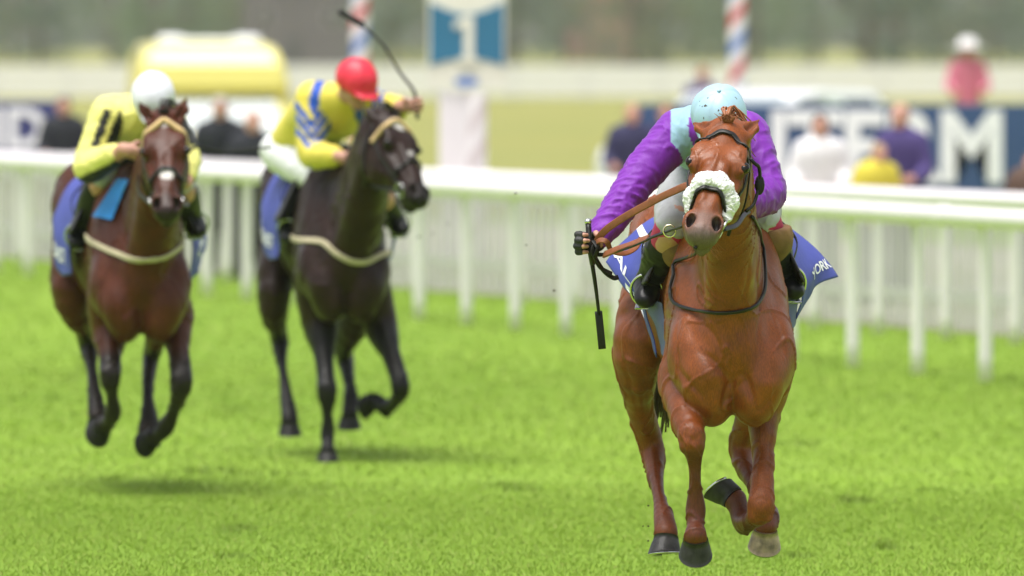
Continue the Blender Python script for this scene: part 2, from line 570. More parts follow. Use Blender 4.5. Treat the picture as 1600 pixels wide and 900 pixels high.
def hair_grain(m):
    n, l = m.node_tree.nodes, m.node_tree.links
    b = n['Principled BSDF']
    src = b.inputs['Base Color'].links[0].from_socket
    tc = n.new('ShaderNodeTexCoord'); mp = n.new('ShaderNodeMapping'); mp.inputs['Scale'].default_value = (1, 1, .22)
    l.new(tc.outputs['Object'], mp.inputs['Vector'])
    z = n.new('ShaderNodeTexNoise'); z.inputs['Scale'].default_value = 260; z.inputs['Detail'].default_value = 3
    l.new(mp.outputs[0], z.inputs['Vector'])
    r = n.new('ShaderNodeMapRange'); r.inputs['From Min'].default_value = .3; r.inputs['From Max'].default_value = .7; r.inputs['To Min'].default_value = .72; r.inputs['To Max'].default_value = 1.28
    l.new(z.outputs['Fac'], r.inputs['Value'])
    v = n.new('ShaderNodeVectorMath'); v.operation = 'SCALE'
    l.new(src, v.inputs[0]); l.new(r.outputs[0], v.inputs['Scale']); l.new(v.outputs[0], b.inputs['Base Color'])
    z2 = n.new('ShaderNodeTexNoise'); z2.inputs['Scale'].default_value = 7; z2.inputs['Detail'].default_value = 5
    l.new(tc.outputs['Object'], z2.inputs['Vector'])
    r2 = n.new('ShaderNodeMapRange'); r2.inputs['From Min'].default_value = .35; r2.inputs['From Max'].default_value = .65; r2.inputs['To Min'].default_value = .28; r2.inputs['To Max'].default_value = .56
    l.new(z2.outputs['Fac'], r2.inputs['Value']); l.new(r2.outputs[0], b.inputs['Roughness'])
hair_grain(M['coat'])
M['coat_front'] = M['coat'].copy(); M['coat_front'].name = 'chestnut_coat'
M['coat_front'].node_tree.nodes['Principled BSDF'].inputs['Specular IOR Level'].default_value = .36

# turf: blades take a colour per blade, the sheet below takes noise
def blade_mat():
    m = bpy.data.materials.new('grass_blade'); m.use_nodes = True
    n, l = m.node_tree.nodes, m.node_tree.links
    n.clear()
    out = n.new('ShaderNodeOutputMaterial')
    at_ = n.new('ShaderNodeAttribute'); at_.attribute_name = 'Col'
    df = n.new('ShaderNodeBsdfPrincipled'); df.inputs['Roughness'].default_value = .5; df.inputs['Specular IOR Level'].default_value = .35
    tr = n.new('ShaderNodeBsdfTranslucent')
    mx = n.new('ShaderNodeMixShader'); mx.inputs[0].default_value = .42
    l.new(at_.outputs['Color'], df.inputs['Base Color']); l.new(at_.outputs['Color'], tr.inputs['Color'])
    l.new(df.outputs[0], mx.inputs[1]); l.new(tr.outputs[0], mx.inputs[2])
    l.new(mx.outputs[0], out.inputs[0])
    return m
M['blade'] = blade_mat()

def turf_mat(name, ca, cb, cc, s1=.35, s2=3.0, stretch=(1, .25, 1)):
    m = bpy.data.materials.new(name); m.use_nodes = True
    n, l = m.node_tree.nodes, m.node_tree.links
    b = n['Principled BSDF']; b.inputs['Roughness'].default_value = .85; b.inputs['Specular IOR Level'].default_value = .15
    tc = n.new('ShaderNodeTexCoord')
    mp = n.new('ShaderNodeMapping'); mp.inputs['Scale'].default_value = stretch
    l.new(tc.outputs['Object'], mp.inputs['Vector'])
    def nz(sc):
        k = n.new('ShaderNodeTexNoise'); k.inputs['Scale'].default_value = sc; k.inputs['Detail'].default_value = 5
        l.new(mp.outputs[0], k.inputs['Vector'])
        r = n.new('ShaderNodeMapRange'); r.inputs['From Min'].default_value = .36; r.inputs['From Max'].default_value = .64
        l.new(k.outputs['Fac'], r.inputs['Value'])
        return r
    n1, n2 = nz(s1), nz(s2)
    m1 = n.new('ShaderNodeMixRGB'); m1.inputs[1].default_value = (*ca, 1); m1.inputs[2].default_value = (*cb, 1)
    l.new(n1.outputs[0], m1.inputs[0])
    m2 = n.new('ShaderNodeMixRGB'); m2.inputs[2].default_value = (*cc, 1)
    l.new(m1.outputs[0], m2.inputs[1])
    mm = n.new('ShaderNodeMath'); mm.operation = 'MULTIPLY'; mm.inputs[1].default_value = .45
    l.new(n2.outputs[0], mm.inputs[0]); l.new(mm.outputs[0], m2.inputs[0])
    l.new(m2.outputs[0], b.inputs['Base Color'])
    nb = n.new('ShaderNodeTexNoise'); nb.inputs['Scale'].default_value = 45; nb.inputs['Detail'].default_value = 4
    l.new(tc.outputs['Object'], nb.inputs['Vector'])
    bp = n.new('ShaderNodeBump'); bp.inputs['Strength'].default_value = .6; bp.inputs['Distance'].default_value = .03
    l.new(nb.outputs['Fac'], bp.inputs['Height']); l.new(bp.outputs[0], b.inputs['Normal'])
    return m
M['turf'] = turf_mat('turf', (.22, .35, .032), (.175, .295, .025), (.25, .365, .06))
M['meadow'] = turf_mat('dry_meadow', (.27, .26, .07), (.22, .24, .07), (.30, .28, .10), .05, .4)
M['gravel'] = turf_mat('pale_gravel', (.46, .42, .36), (.52, .49, .44), (.40, .34, .27), .5, 6.0)

# ------------------------------------------------------------------ the setting
def sheet(name, poly, z, mat):
    V = np.array([[x, y, z] for x, y in poly])
    return tag(mesh_obj(name, V, [tuple(range(len(poly)))], mat, smooth=False), kind='structure')
sheet('ground', [(-1500, -200), (1500, -200), (1500, 2200), (-1500, 2200)], 0.0, M['turf'])
# lines of the course: near rail, second rail, path, paling fence
NR0, NR1 = np.array([2.96, 69.0]), np.array([-4.4, 101.0])
SR0, SR1 = np.array([3.46, 77.8]), np.array([-4.4, 105.0])
def on_line(a, b, t): return a + (b - a) * t
nside = nrm([(NR1 - NR0)[1], -(NR1 - NR0)[0], 0])[:2]      # to the right and away
g0, g1 = on_line(SR0, SR1, -.6), on_line(SR0, SR1, 1.7)
off = np.array([.62, 1.0])
sheet('path', [tuple(g0 + off * .85), tuple(g0 + off * 15), tuple(g1 + off * 12), tuple(g1 + off * .85)], 0.004, M['gravel'])
sheet('meadow', [(-300, 140), (300, 128), (700, 2100), (-700, 2100)], 0.006, M['meadow'])

# grass blades, one mass of stuff
def grass():
    Vs, Fs, Cs = [], [], []
    tot = 0
    def field(n, x0, x1, y0, y1, hmin, hmax, w, pw=1.0):
        nonlocal tot
        X = rng.uniform(x0, x1, n); Y = y0 + (y1 - y0) * rng.uniform(0, 1, n) ** pw
        P2 = np.stack([X, Y, 0 * X], 1)
        pat = vnoise(P2 * [1.1, .35, 1], 3) * .6 + vnoise(P2 * [4, 1.6, 1], 4) * .4
        tuft = vnoise(P2 * [2.6, 1.5, 1], 9)
        keep = rng.uniform(0, 1, n) < .75 + .25 * vnoise(P2 * [14, 9, 1], 5)
        keep &= rng.uniform(0, 1, n) < np.clip((y1 - Y) / (.25 * (y1 - y0)), .0, 1) * np.clip((Y - y0 + .3) / (.3 * (y1 - y0) if y0 > 45 else .3), 0, 1)
        X, Y, pat, tuft = X[keep], Y[keep], pat[keep], tuft[keep]
        n = len(X)
        hgt = rng.uniform(hmin, hmax, n) * (.8 + .3 * pat) * (1 + 1.3 * sstep(tuft, .90, .97))
        az = rng.uniform(0, 2 * np.pi, n)
        lean = rng.uniform(.15, .8, n) * hgt
        la = rng.uniform(0, 2 * np.pi, n)
        ww = w * rng.uniform(.6, 1.3, n)
        dx, dy = np.cos(az) * ww, np.sin(az) * ww
        B = np.stack([X, Y, np.zeros(n)], 1)
        Dv = np.stack([dx, dy, np.zeros(n)], 1)
        Lv = np.stack([np.cos(la) * lean, np.sin(la) * lean, np.zeros(n)], 1)
        up = np.stack([0 * hgt, 0 * hgt, hgt], 1)
        v0, v1 = B - Dv, B + Dv
        v2, v3 = B + .3 * Lv + .6 * up + .75 * Dv, B + .3 * Lv + .6 * up - .75 * Dv
        v4 = B + Lv + up * .98
        V = np.stack([v0, v1, v2, v3, v4], 1).reshape(-1, 3)
        i = np.arange(n)[:, None] * 5 + tot
        T = np.vstack([i + [0, 1, 2], i + [0, 2, 3], i + [3, 2, 4]])
        a = np.array([.205, .345, .026]); b = np.array([.305, .445, .055]); c = np.array([.40, .42, .12])
        col = a + (b - a) * np.clip(pat * .9 + .1 + rng.normal(0, .24, n), 0, 1)[:, None]
        dry = (rng.uniform(0, 1, n) < .05)[:, None]
        col = np.where(dry, c, col)
        col = col * (1 - .28 * sstep(tuft, .88, .97))[:, None]
        Cs.append(np.repeat(col, 5, 0)); Vs.append(V); Fs.append(T); tot += 5 * n
    field(380000, -2.9, 3.1, 40.5, 54, .007, .018, .0016)
    field(230000, -4.4, 4.4, 47, 76, .008, .019, .0030, 1.2)
    field(150000, -5.5, 5, 56, 116, .010, .022, .006, 1.2)
    o = mesh_obj('grass', np.vstack(Vs), np.vstack(Fs), M['blade'], smooth=False, colors=np.vstack(Cs))
    try:
        o.data.polygons.foreach_set('use_smooth', np.ones(len(o.data.polygons), bool))
        nn = np.tile(np.array([0, -.25, 1.0]) / 1.03, (len(o.data.vertices), 1))
        o.data.normals_split_custom_set_from_vertices(nn.tolist())
    except Exception as ex:
        print('normals', ex)
    tag(o, kind='stuff')
grass()

# running rails
def running_rail(label, P0, P1, n_posts, t0, t1, height, cat='rail fence'):
    d = nrm(np.append(P1 - P0, 0)); side = np.array([d[1], -d[0], 0.])
    if side[1] < 0: side = -side                             # away from the camera
    a = np.append(on_line(P0, P1, t0), 0); b = np.append(on_line(P0, P1, t1), 0)
    root = empty('running_rail', a, label, cat, 'white running rails')
    mb = MB()
    top = np.array([0, 0, height - .065])
    mb.tube([a + top + (b - a) * q for q in np.linspace(0, 1, 25)], 1.0, 14, flat=None)
    o = mb.build('rail', M['white_paint'], root)
    V = np.empty(len(o.data.vertices) * 3, np.float32); o.data.vertices.foreach_get('co', V)
    V = V.reshape(-1, 3)
    # the sweep above was unit radius: bring it to the rail's oval section
    c = Vector(o.location) + Vector(root.location)
    W = V + np.array(c)
    tt = (W - a) @ d
    axis = a + top + tt[:, None] * d
    W = axis + (W - axis) * .062
    o.data.vertices.foreach_set('co', (W - np.array(c)).astype(np.float32).ravel()); o.data.update()
    post = sleeve = None
    for i in range(n_posts):
        p = a + (b - a) * ((i + .5) / n_posts)
        if i % 3 == 1:
            jp = p + (b - a) * (.5 / n_posts) + top
            if sleeve is None:
                q = MB(); q.tube([jp - d * .07, jp - d * .06, jp + d * .06, jp + d * .07], [.063, .068, .068, .063], 14); sleeve = q.build('joint_sleeve', M['white_paint'], root); sl = np.array(wloc(sleeve)); sb = jp
            else:
                copy_obj(sleeve, root, sl + (jp - sb))
        if post is None:
            q = MB()
            path = crom([p + side * .05, p + side * .05 + [0, 0, height * .55], p + side * .05 + [0, 0, height * .85],
                         p + side * .04 + [0, 0, height * .93], p + side * .015 + [0, 0, height - .045]], 4)
            q.tube(path, 1.0, 10, flat=(.040, .038), up=side)
            post = q.build('post', M['white_paint'], root); base = p; pl = np.array(wloc(post))
        else:
            copy_obj(post, root, pl + (p - base))
    return root
running_rail('white running rail nearest the horses, curved posts on the turf', NR0, NR1, 40, -.35, 1.6, 1.07)
running_rail('second white running rail, standing just behind the nearest one', SR0, SR1, 40, -.45, 1.7, 1.05)

# low white paling fence behind the path
def paling_fence():
    a = np.append(g0 + off * .8, 0); b = np.append(g1 + off * .8, 0)
    d = nrm(b - a); L = np.linalg.norm(b - a)
    root = empty('paling_fence', a, 'low white paling fence behind the pale path, in front of the spectators', 'fence')
    fr = MB()
    yaw = math.atan2(d[1], d[0]); c, s = math.cos(yaw), math.sin(yaw)
    rot = np.array([[c, -s, 0], [s, c, 0], [0, 0, 1]])
    for z in (.25, .8):
        m_ = MB(); m_.box((a + b) / 2 + np.array([0, .03, z]), (L, .04, .09), rot); m_.build('rail', M['white_wood'], root, smooth=False)
    n = int(L / .155)
    pal = None
    for i in range(min(n, 290)):
        p = a + d * (i + .5) * L / min(n, 290)
        if pal is None:
            q = MB(); q.prism([(-.054, .03), (.054, .03), (.054, .95), (0, 1.02), (-.054, .95)], -.012, .012, [rot[:, 0], (0, 0, 1), rot[:, 1]])
            q.v = [v + p for v in q.v]
            pal = q.build('paling', M['white_wood'], root, smooth=False); pl = np.array(wloc(pal)); base = p
        else:
            copy_obj(pal, root, pl + (p - base))
paling_fence()

# far white board fence across the course
M['far_white'] = pmat('far_white_boards', (.80, .80, .80), .6, var=.05)
def board_fence():
    Y = 385.0
    root = empty('board_fence', (-30, Y, 0), 'long white board fence far across the course below the trees', 'fence')
    post = board = None
    for i in range(25):
        x = -30 + 2.5 * i
        if post is None:
            q = MB(); q.box((x, Y, .6), (.14, .14, 1.2)); post = q.build('post', M['white_wood'], root, False)
            bs = []
            for z in (.3, .66, 1.02):
                q = MB(); q.box((x + 1.25, Y - .1, z), (2.48, .05, .325)); bs.append(q.build('board', M['far_white'], root, False))
            pp, bp = np.array(wloc(post)), [np.array(wloc(k)) for k in bs]
        else:
            o = np.array([2.5 * i, 0, 0])
            copy_obj(post, root, pp + o)
            for k, q_ in zip(bs, bp): copy_obj(k, root, q_ + o)
board_fence()

# trees
def tree_mesh(seed, H, W, low):
    r = np.random.default_rng(seed)
    tr = MB()
    tr.tube([(0, 0, 0), (.1, 0, H * .25), (0, .1, H * .5), (.1, 0, H * .8)], [.32, .24, .17, .05], 9)
    cl = []
    for k in range(16):
        a = r.uniform(0, 2 * math.pi); z0 = r.uniform(low + .05 * H, .7 * H)
        rad = W * .5 * r.uniform(.55, 1.0) * math.sin(math.pi * min(.95, .25 + .7 * (z0 / H)))
        e = np.array([math.cos(a) * rad, math.sin(a) * rad, z0 + r.uniform(.1, .25) * H])
        tr.tube(crom([(0, 0, z0 * .8), e * [.5, .5, 0] + [0, 0, z0 * .95], e], 3), np.linspace(.11, .03, 7), 6)
        cl.append(e)
    for k in range(60):
        z = r.uniform(low, H); t = (z - low) / (H - low)
        rad = W * .5 * math.sqrt(max(0.02, 1 - (2 * t - .8) ** 2 / 1.6)) * r.uniform(.25, 1.05)
        a = r.uniform(0, 2 * math.pi)
        cl.append(np.array([math.cos(a) * rad, math.sin(a) * rad, z]))
    V, Cc = [], []
    n = 70
    for c in cl:
        s_ = r.uniform(.5, 1.15) * W / 8
        P = c + r.normal(0, s_ * .5, (n, 3))
        u = r.normal(0, 1, (n, 3)); u /= np.linalg.norm(u, axis=1, keepdims=True)
        v = np.cross(u, r.normal(0, 1, (n, 3))); v /= np.linalg.norm(v, axis=1, keepdims=True)
        sz = r.uniform(.10, .24, (n, 1))
        V.append(np.stack([P - u * sz, P - v * sz * .5, P + u * sz, P + v * sz * .5], 1).reshape(-1, 3))
        sh = r.uniform(0, 1)
        Cc.append(np.repeat(np.clip(sh + r.normal(0, .2, n), 0, 1), 4))
    V = np.vstack(V); g = np.concatenate(Cc)
    return tr, V, np.arange(len(V)).reshape(-1, 4), np.repeat(g[:, None], 3, 1)

ORD = 'first second third fourth fifth sixth seventh eighth ninth tenth eleventh twelfth thirteenth fourteenth fifteenth sixteenth seventeenth eighteenth nineteenth twentieth twenty-first twenty-second twenty-third twenty-fourth twenty-fifth twenty-sixth'.split()
def plant_trees():
    protos = {}
    kinds = [('leaf_a', 13, 10.0, .4), ('leaf_b', 15, 9.0, .3), ('leaf_c', 12, 10, .2)]
    spots = []
    r = random.Random(5)
    # (photo x, distance, kind)
    row = []
    for i in range(26):
        row.append((-140 + 74 * i + r.uniform(-22, 22), 800 + 200 * ((i * 7) % 5) / 4 + r.uniform(-40, 40), [1, 0, 1, 2, 1, 0, 1][(i * 3) % 7]))
    where = {0: 'mid green', 1: 'dark grey green', 2: 'olive green'}
    labels = {}
    for ti, (px, Y, k) in enumerate(row):
        x = (px - 800) / F * Y
        lab = '%s tree in the hazy wood, %s from the left' % (where[k], ORD[ti])
        root = empty('broadleaf_tree', (x, Y, 0), lab, 'tree', 'hazy trees beyond the far fence')
        if k not in protos:
            mt, H, W, low = kinds[k]
            tr, V, Q, C = tree_mesh(40 + k, H, W, low)
            o = np.array([x, Y, 0])
            tr.v = [v + o for v in tr.v]
            trunk = tr.build('trunk', M['bark'], root)
            crown = mesh_obj('crown', V + o, Q, M[mt], root, smooth=False, colors=C)
            protos[k] = (trunk, crown)
        else:
            for p in protos[k]:
                c = p.copy(); COL.objects.link(c); c.parent = root; c.location = p.location
            root.rotation_euler = (0, 0, r.uniform(0, 6.28)); s_ = r.uniform(.85, 1.2); root.scale = (s_, s_, s_)
plant_trees()
def far_wood():
    r = np.random.default_rng(77)
    tr, V, Q, C = tree_mesh(91, 13, 11, .3)
    V = V.reshape(-1, 4, 3); C = C.reshape(-1, 4, 3)
    Vs, Cs = [], []
    for i in range(64):
        x = -330 + 660 * i / 63 + r.uniform(-4, 4); k = r.uniform(.8, 1.15)
        sel = r.permutation(len(V))[:1500]
        W = V[sel]; c_ = W.mean(1, keepdims=True)
        W = (c_ + (W - c_) * 1.9) * k + np.array([x, 1120 + r.uniform(-35, 35), 0])
        Vs.append(W.reshape(-1, 3)); Cs.append(C[sel].reshape(-1, 3))
    V = np.vstack(Vs)
    tag(mesh_obj('far_wood', V, np.arange(len(V)).reshape(-1, 4), M['leaf_b'], smooth=False, colors=np.vstack(Cs)), kind='stuff')
far_wood()

# buildings among the trees
def house(name, label, x, Y, w, d, h, hr, wall, roof, cat='building'):
    root = empty(name, (x, Y, 0), label, cat)
    q = MB(); q.box((x, Y, h / 2), (w, d, h)); q.build('wall', wall, root, False)
    q = MB(); q.prism([(-w / 2 - .3, 0), (w / 2 + .3, 0), (0, hr)], -d / 2 - .3, d / 2 + .3, [(1, 0, 0), (0, 0, 1), (0, 1, 0)])
    q.v = [v + np.array([x, Y, h + .003]) for v in q.v]
    rf = q.build('roof', roof, root, False)
    q = MB(); q.box((x + w * .3, Y, h + hr * .7), (.6, .6, 1.6)); q.build('chimney', wall, rf, False)
    q = MB(); q.box((x - w * .1, Y - d / 2 - .03, 1.05), (1.1, .08, 2.1)); q.build('door', M['grey_plastic'], root, False)
    for k in (-.33, .22, .38):
        q = MB(); q.box((x + w * k, Y - d / 2 - .03, h * .6), (.9, .08, 1.1)); f_ = q.build('window', M['white_wood'], root, False)
        q = MB(); q.box((x + w * k, Y - d / 2 - .08, h * .6), (.72, .04, .92)); q.build('pane', M['dark_glass'], f_, False)
house('slate_barn', 'broad grey slate building in haze behind the yellow vehicle', (478 - 800) / F * 790, 790, 8.6, 7, 6.0, 2.5, M['slate_wall'], M['slate_roof'])
house('brick_house', 'pale pink brick house in haze right of the numbered sign', (965 - 800) / F * 1060, 1060, 9, 8, 5.0, 3.2, M['brick_wall'], M['roof_tile'])

# ------------------------------------------------------------------ text
def text_mesh(body, size, bold=0.0, spacing=1.0):
    cu = bpy.data.curves.new('lettering', 'FONT')
    cu.body = body; cu.size = size; cu.offset = bold; cu.space_character = spacing
    cu.resolution_u = 3
    o = bpy.data.objects.new('lettering', cu)
    COL.objects.link(o)
    bpy.context.view_layer.update()
    dg = bpy.context.evaluated_depsgraph_get()
    me = bpy.data.meshes.new_from_object(o.evaluated_get(dg))
    V = np.array([v.co[:] for v in me.vertices]); Fc = [tuple(p.vertices) for p in me.polygons]
    bpy.data.objects.remove(o); bpy.data.curves.remove(cu); bpy.data.meshes.remove(me)
    return V, Fc

def flat_letters(body, x0, x1, z0, z1, y, mat, parent, name='letter', thick=.012, bold=.03):
    """each character its own raised piece, fitted into the given box on a board facing the camera"""
    V, Fc = text_mesh(body, 1.0, bold)
    lo, hi = V.min(0), V.max(0)
    sx, sz = (x1 - x0) / (hi[0] - lo[0]), (z1 - z0) / (hi[1] - lo[1])
    W = np.stack([x0 + (V[:, 0] - lo[0]) * sx, np.full(len(V), y), z0 + (V[:, 1] - lo[1]) * sz], 1)
    n = len(W)
    B = W + [0, thick, 0]
    edges = {}
    for f in Fc:
        for i in range(len(f)):
            e = (f[i], f[(i + 1) % len(f)])
            edges[e] = 1
    walls = [(a, b, b + n, a + n) for (a, b) in edges if (b, a) not in edges]
    return mesh_obj(name, np.vstack([W, B]), list(Fc) + [tuple(i + n for i in reversed(f)) for f in Fc] + walls, mat, parent, smooth=False)

# advertising boards
def board(name, label, px0, px1, py0, py1, Y, mat, text, tb):
    a, b = at(px0, py1, Y), at(px1, py0, Y)
    root = empty(name, ((a[0] + b[0]) / 2, Y, 0), label, 'sign')
    q = MB(); q.box(((a[0] + b[0]) / 2, Y + .03, (a[2] + b[2]) / 2), (b[0] - a[0], .05, b[2] - a[2]), bev=.008); q.build('panel', mat, root, False)
    for k in (.04, .35, .65, .96):
        x = a[0] + (b[0] - a[0]) * k
        q = MB(); q.box((x, Y + .1, (b[2] - .02) / 2), (.07, .07, b[2] - .02)); q.build('post', M['grey_plastic'], root, False)
    ta, tb_ = at(tb[0], tb[3], Y), at(tb[1], tb[2], Y)
    flat_letters(text, ta[0], tb_[0], ta[2], tb_[2], Y - .012, M['white_print'], root, 'lettering', bold=.035)
board('advertising_board', 'navy board with big white letters INTERM behind the spectators', 985, 1680, 163, 300, 116, M['navy_board'], 'INTERM', (1098, 1566, 172, 286))
board('advertising_board', 'indigo board with white letters ID at the left behind the rail', -60, 90, 158, 262, 118, M['purple_board'], 'ID', (-10, 72, 168, 232))

# numbered furlong sign
def number_sign():
    Y = 104.0
    s = F / Y
    c = at(729, 55, Y)
    root = empty('furlong_sign', (c[0], Y, 0), 'teal sign with cream number 1 above a white pedestal', 'sign')
    def P(px, py): p = at(px, py, Y); return p[0], p[2]
    ax = [(1, 0, 0), (0, 0, 1), (0, 1, 0)]
    def rr(px0, px1, py0, py1):
        (x0, z1), (x1, z0) = P(px0, py0), P(px1, py1)
        return [(x0, z0), (x1, z0), (x1, z1), (x0, z1)]
    q = MB(); q.prism(rr(668, 791, -60, 134), Y, Y + .05, ax); q.build('frame', M['cream_paint'], root, False)
    # teal field, concave at top and bottom
    pts = []
    for t in np.linspace(0, 1, 13): pts.append(P(672 + 115 * t, 103 - 12 * math.sin(math.pi * t)))
    for t in np.linspace(1, 0, 13): pts.append(P(672 + 115 * t, 4 + 18 * math.sin(math.pi * t)))
    q = MB(); q.prism(pts, Y - .02, Y + .003, ax); q.build('panel', M['teal_board'], root, False)
    one = [P(*p) for p in ((716, 98), (746, 98), (746, 91), (740, 89), (740, 24), (727, 24), (709, 35), (709, 45), (725, 41), (725, 89), (716, 91))]
    q = MB(); q.prism(one[::-1], Y - .04, Y - .018, ax); q.build('numeral', M['cream_paint'], root, False)
    cx, cz = P(729, 128)
    q = MB(); q.prism([(cx + .11 * math.cos(a), cz + .045 * math.sin(a)) for a in np.linspace(0, 2 * math.pi, 24, endpoint=False)], Y - .02, Y + .003, ax); q.build('badge', M['blue_paint'], root, False)
    a, b = at(686, 300, Y), at(738, 143, Y)
    q = MB(); q.box(((a[0] + b[0]) / 2, Y + .2, b[2] / 2), (b[0] - a[0], .3, b[2]), bev=.02); q.build('pedestal', M['white_paint'], root, False)
    a = at(729, 134, Y)
    q = MB(); q.box((a[0], Y + .09, (a[2] + 2.5) / 2), (.12, .06, 2.5 - a[2])); q.build('back_post', M['white_paint'], root, False)
number_sign()

def striped_pole(px, Y, h, r, label, m1, m2, band=.165, ztop=None):
    x = (px - 800) / F * Y
    root = empty('striped_pole', (x, Y, 0), label, 'pole', 'striped poles')
    n = 24; steps = int(h / band * 8)
    for mat, ph, nm in ((m1, 0.0, 'coloured_band'), (m2, .5, 'second_band'), (M['white_paint'], .25, 'white_band'), (M['white_paint'], .75, 'white_band')):
        V, Fc = [], []
        for i in range(steps + 1):
            z = h * i / steps
            for k in range(8):
                a = 2 * math.pi * (ph + .25 * k / 7 + z / (band * 4))
                V.append((x + r * math.cos(a), Y + r * math.sin(a), z))
        for i in range(steps):
            for k in range(7):
                Fc.append((i * 8 + k, i * 8 + k + 1, (i + 1) * 8 + k + 1, (i + 1) * 8 + k))
        mesh_obj(nm, V, Fc, mat, root)
    if h > 2:
        q = MB(); q.ball((x, Y, h), r * 1.3); q.build('finial', M['white_paint'], root)
striped_pole(1152, 132, 4.2, .10, 'red, white and blue spiral pole behind the navy board', M['red_paint'], M['blue_paint'])
striped_pole(563, 132, 4.2, .10, 'red, white and blue spiral pole behind the red cap', M['red_paint'], M['blue_paint'])
striped_pole(746, 101, 1.62, .085, 'short faded pink pole beside the white pedestal of the sign', M['pink_paint'], M['pink_paint'])

# ------------------------------------------------------------------ vehicles
def vehicle(name, label, x, Y, yaw, W, prof, cab, body_mat, glass_mat, bar=False, cat='vehicle'):
    """prof: side outline (along, height) with front at along=0; drawn front towards the camera, then turned"""
    root = empty(name, (x, Y, 0), label, cat)
    cz, sz = math.cos(yaw), math.sin(yaw)
    Rm = np.array([[cz, -sz, 0], [sz, cz, 0], [0, 0, 1]])
    zs = max(p[1] for p in prof)
    def wid(z): return W / 2 * (1 - .17 * max(0, (z - cab) / (zs - cab)) ** 1.2)
    def place(mb, nm, mt, par=root, sm=False):
        mb.v = [v @ Rm.T + np.array([x, Y, 0]) for v in mb.v]
        return mb.build(nm, mt, par, sm)
    n = len(prof)
    cols = [(-1, .0), (-.97, .05), (-.88, .09), (.88, .09), (.97, .05), (1, .0)]
    ctr = np.mean(prof, 0)
    V = []
    for (kx, gx) in cols:
        for (a, z) in prof:
            d_ = np.array([a, z]) - ctr
            sc_ = 1 - (.09 - gx) * .9
            q = ctr + d_ * sc_
            V.append((kx * wid(q[1]), q[0], q[1]))
    Fc = [tuple(range(n)), tuple(range(len(V) - 1, len(V) - n - 1, -1))]
    for c in range(len(cols) - 1):
        for i in range(n):
            j = (i + 1) % n
            Fc.append((c * n + i, (c + 1) * n + i, (c + 1) * n + j, c * n + j))
    mb = MB(); mb.add(V, Fc); place(mb, 'body', body_mat)
    return root, place, wid

def ambulance():
    Y = 150.0
    x = (335 - 800) / F * Y
    prof = [(0, .3), (-.06, .6), (.05, .74), (.4, .80), (.78, 1.36), (.62, 1.46), (.66, 1.75), (.85, 1.95), (1.3, 2.03), (5.0, 2.05), (5.3, 1.85), (5.35, .4)]
    root, place, wid = vehicle('ambulance', 'yellow ambulance with white roof edge behind the rail, left of centre', x, Y, R(4), 2.05, prof, 1.5, M['yellow_paint'], M['glass'])
    m = MB(); m.add([(-.88, .42, .85), (.88, .42, .85), (.84, .74, 1.33), (-.84, .74, 1.33), (-.88, .50, .82), (.88, .50, .82), (.84, .82, 1.30), (-.84, .82, 1.30)],
                    [(0, 1, 2, 3), (7, 6, 5, 4), (0, 4, 5, 1), (3, 2, 6, 7), (0, 3, 7, 4), (1, 5, 6, 2)])
    place(m, 'windscreen', M['glass'])
    m = MB(); m.box((0, -.08, .62), (1.0, .06, .16), bev=.02); place(m, 'grille', M['grey_plastic'])
    m = MB(); m.box((0, -.12, .48), (1.95, .16, .22), bev=.04); place(m, 'bumper', M['grey_plastic'])
    for k in (-1, 1):
        m = MB(); m.ball((k * .8, -.03, .66), (.17, .08, .12)); place(m, 'headlight', M['lamp'], sm=True)
        m = MB(); m.ball((k * 1.14, .6, 1.0), (.1, .07, .16)); place(m, 'wing_mirror', M['grey_plastic'], sm=True)
        for yy in (.85, 4.3):
            m = MB(); m.torus((k * .9, yy, .36), (0, 1, 0), (0, 0, 1), .26, .26, .1, 24, 8); w_ = place(m, 'wheel', M['rubber'], sm=True)
            m = MB(); m.ball((k * .94, yy, .36), (.05, .19, .19)); place(m, 'rim', M['steel'], w_, True)
    m = MB(); m.box((0, 1.75, 2.06), (1.4, .3, .08), bev=.03); lb = place(m, 'roof_fairing', M['white_vehicle'])
    for k in (-1, 1):
        m = MB(); m.ball((k * .5, 1.75, 2.11), (.2, .1, .04)); place(m, 'beacon', M['white_vehicle'], lb, True)
ambulance()

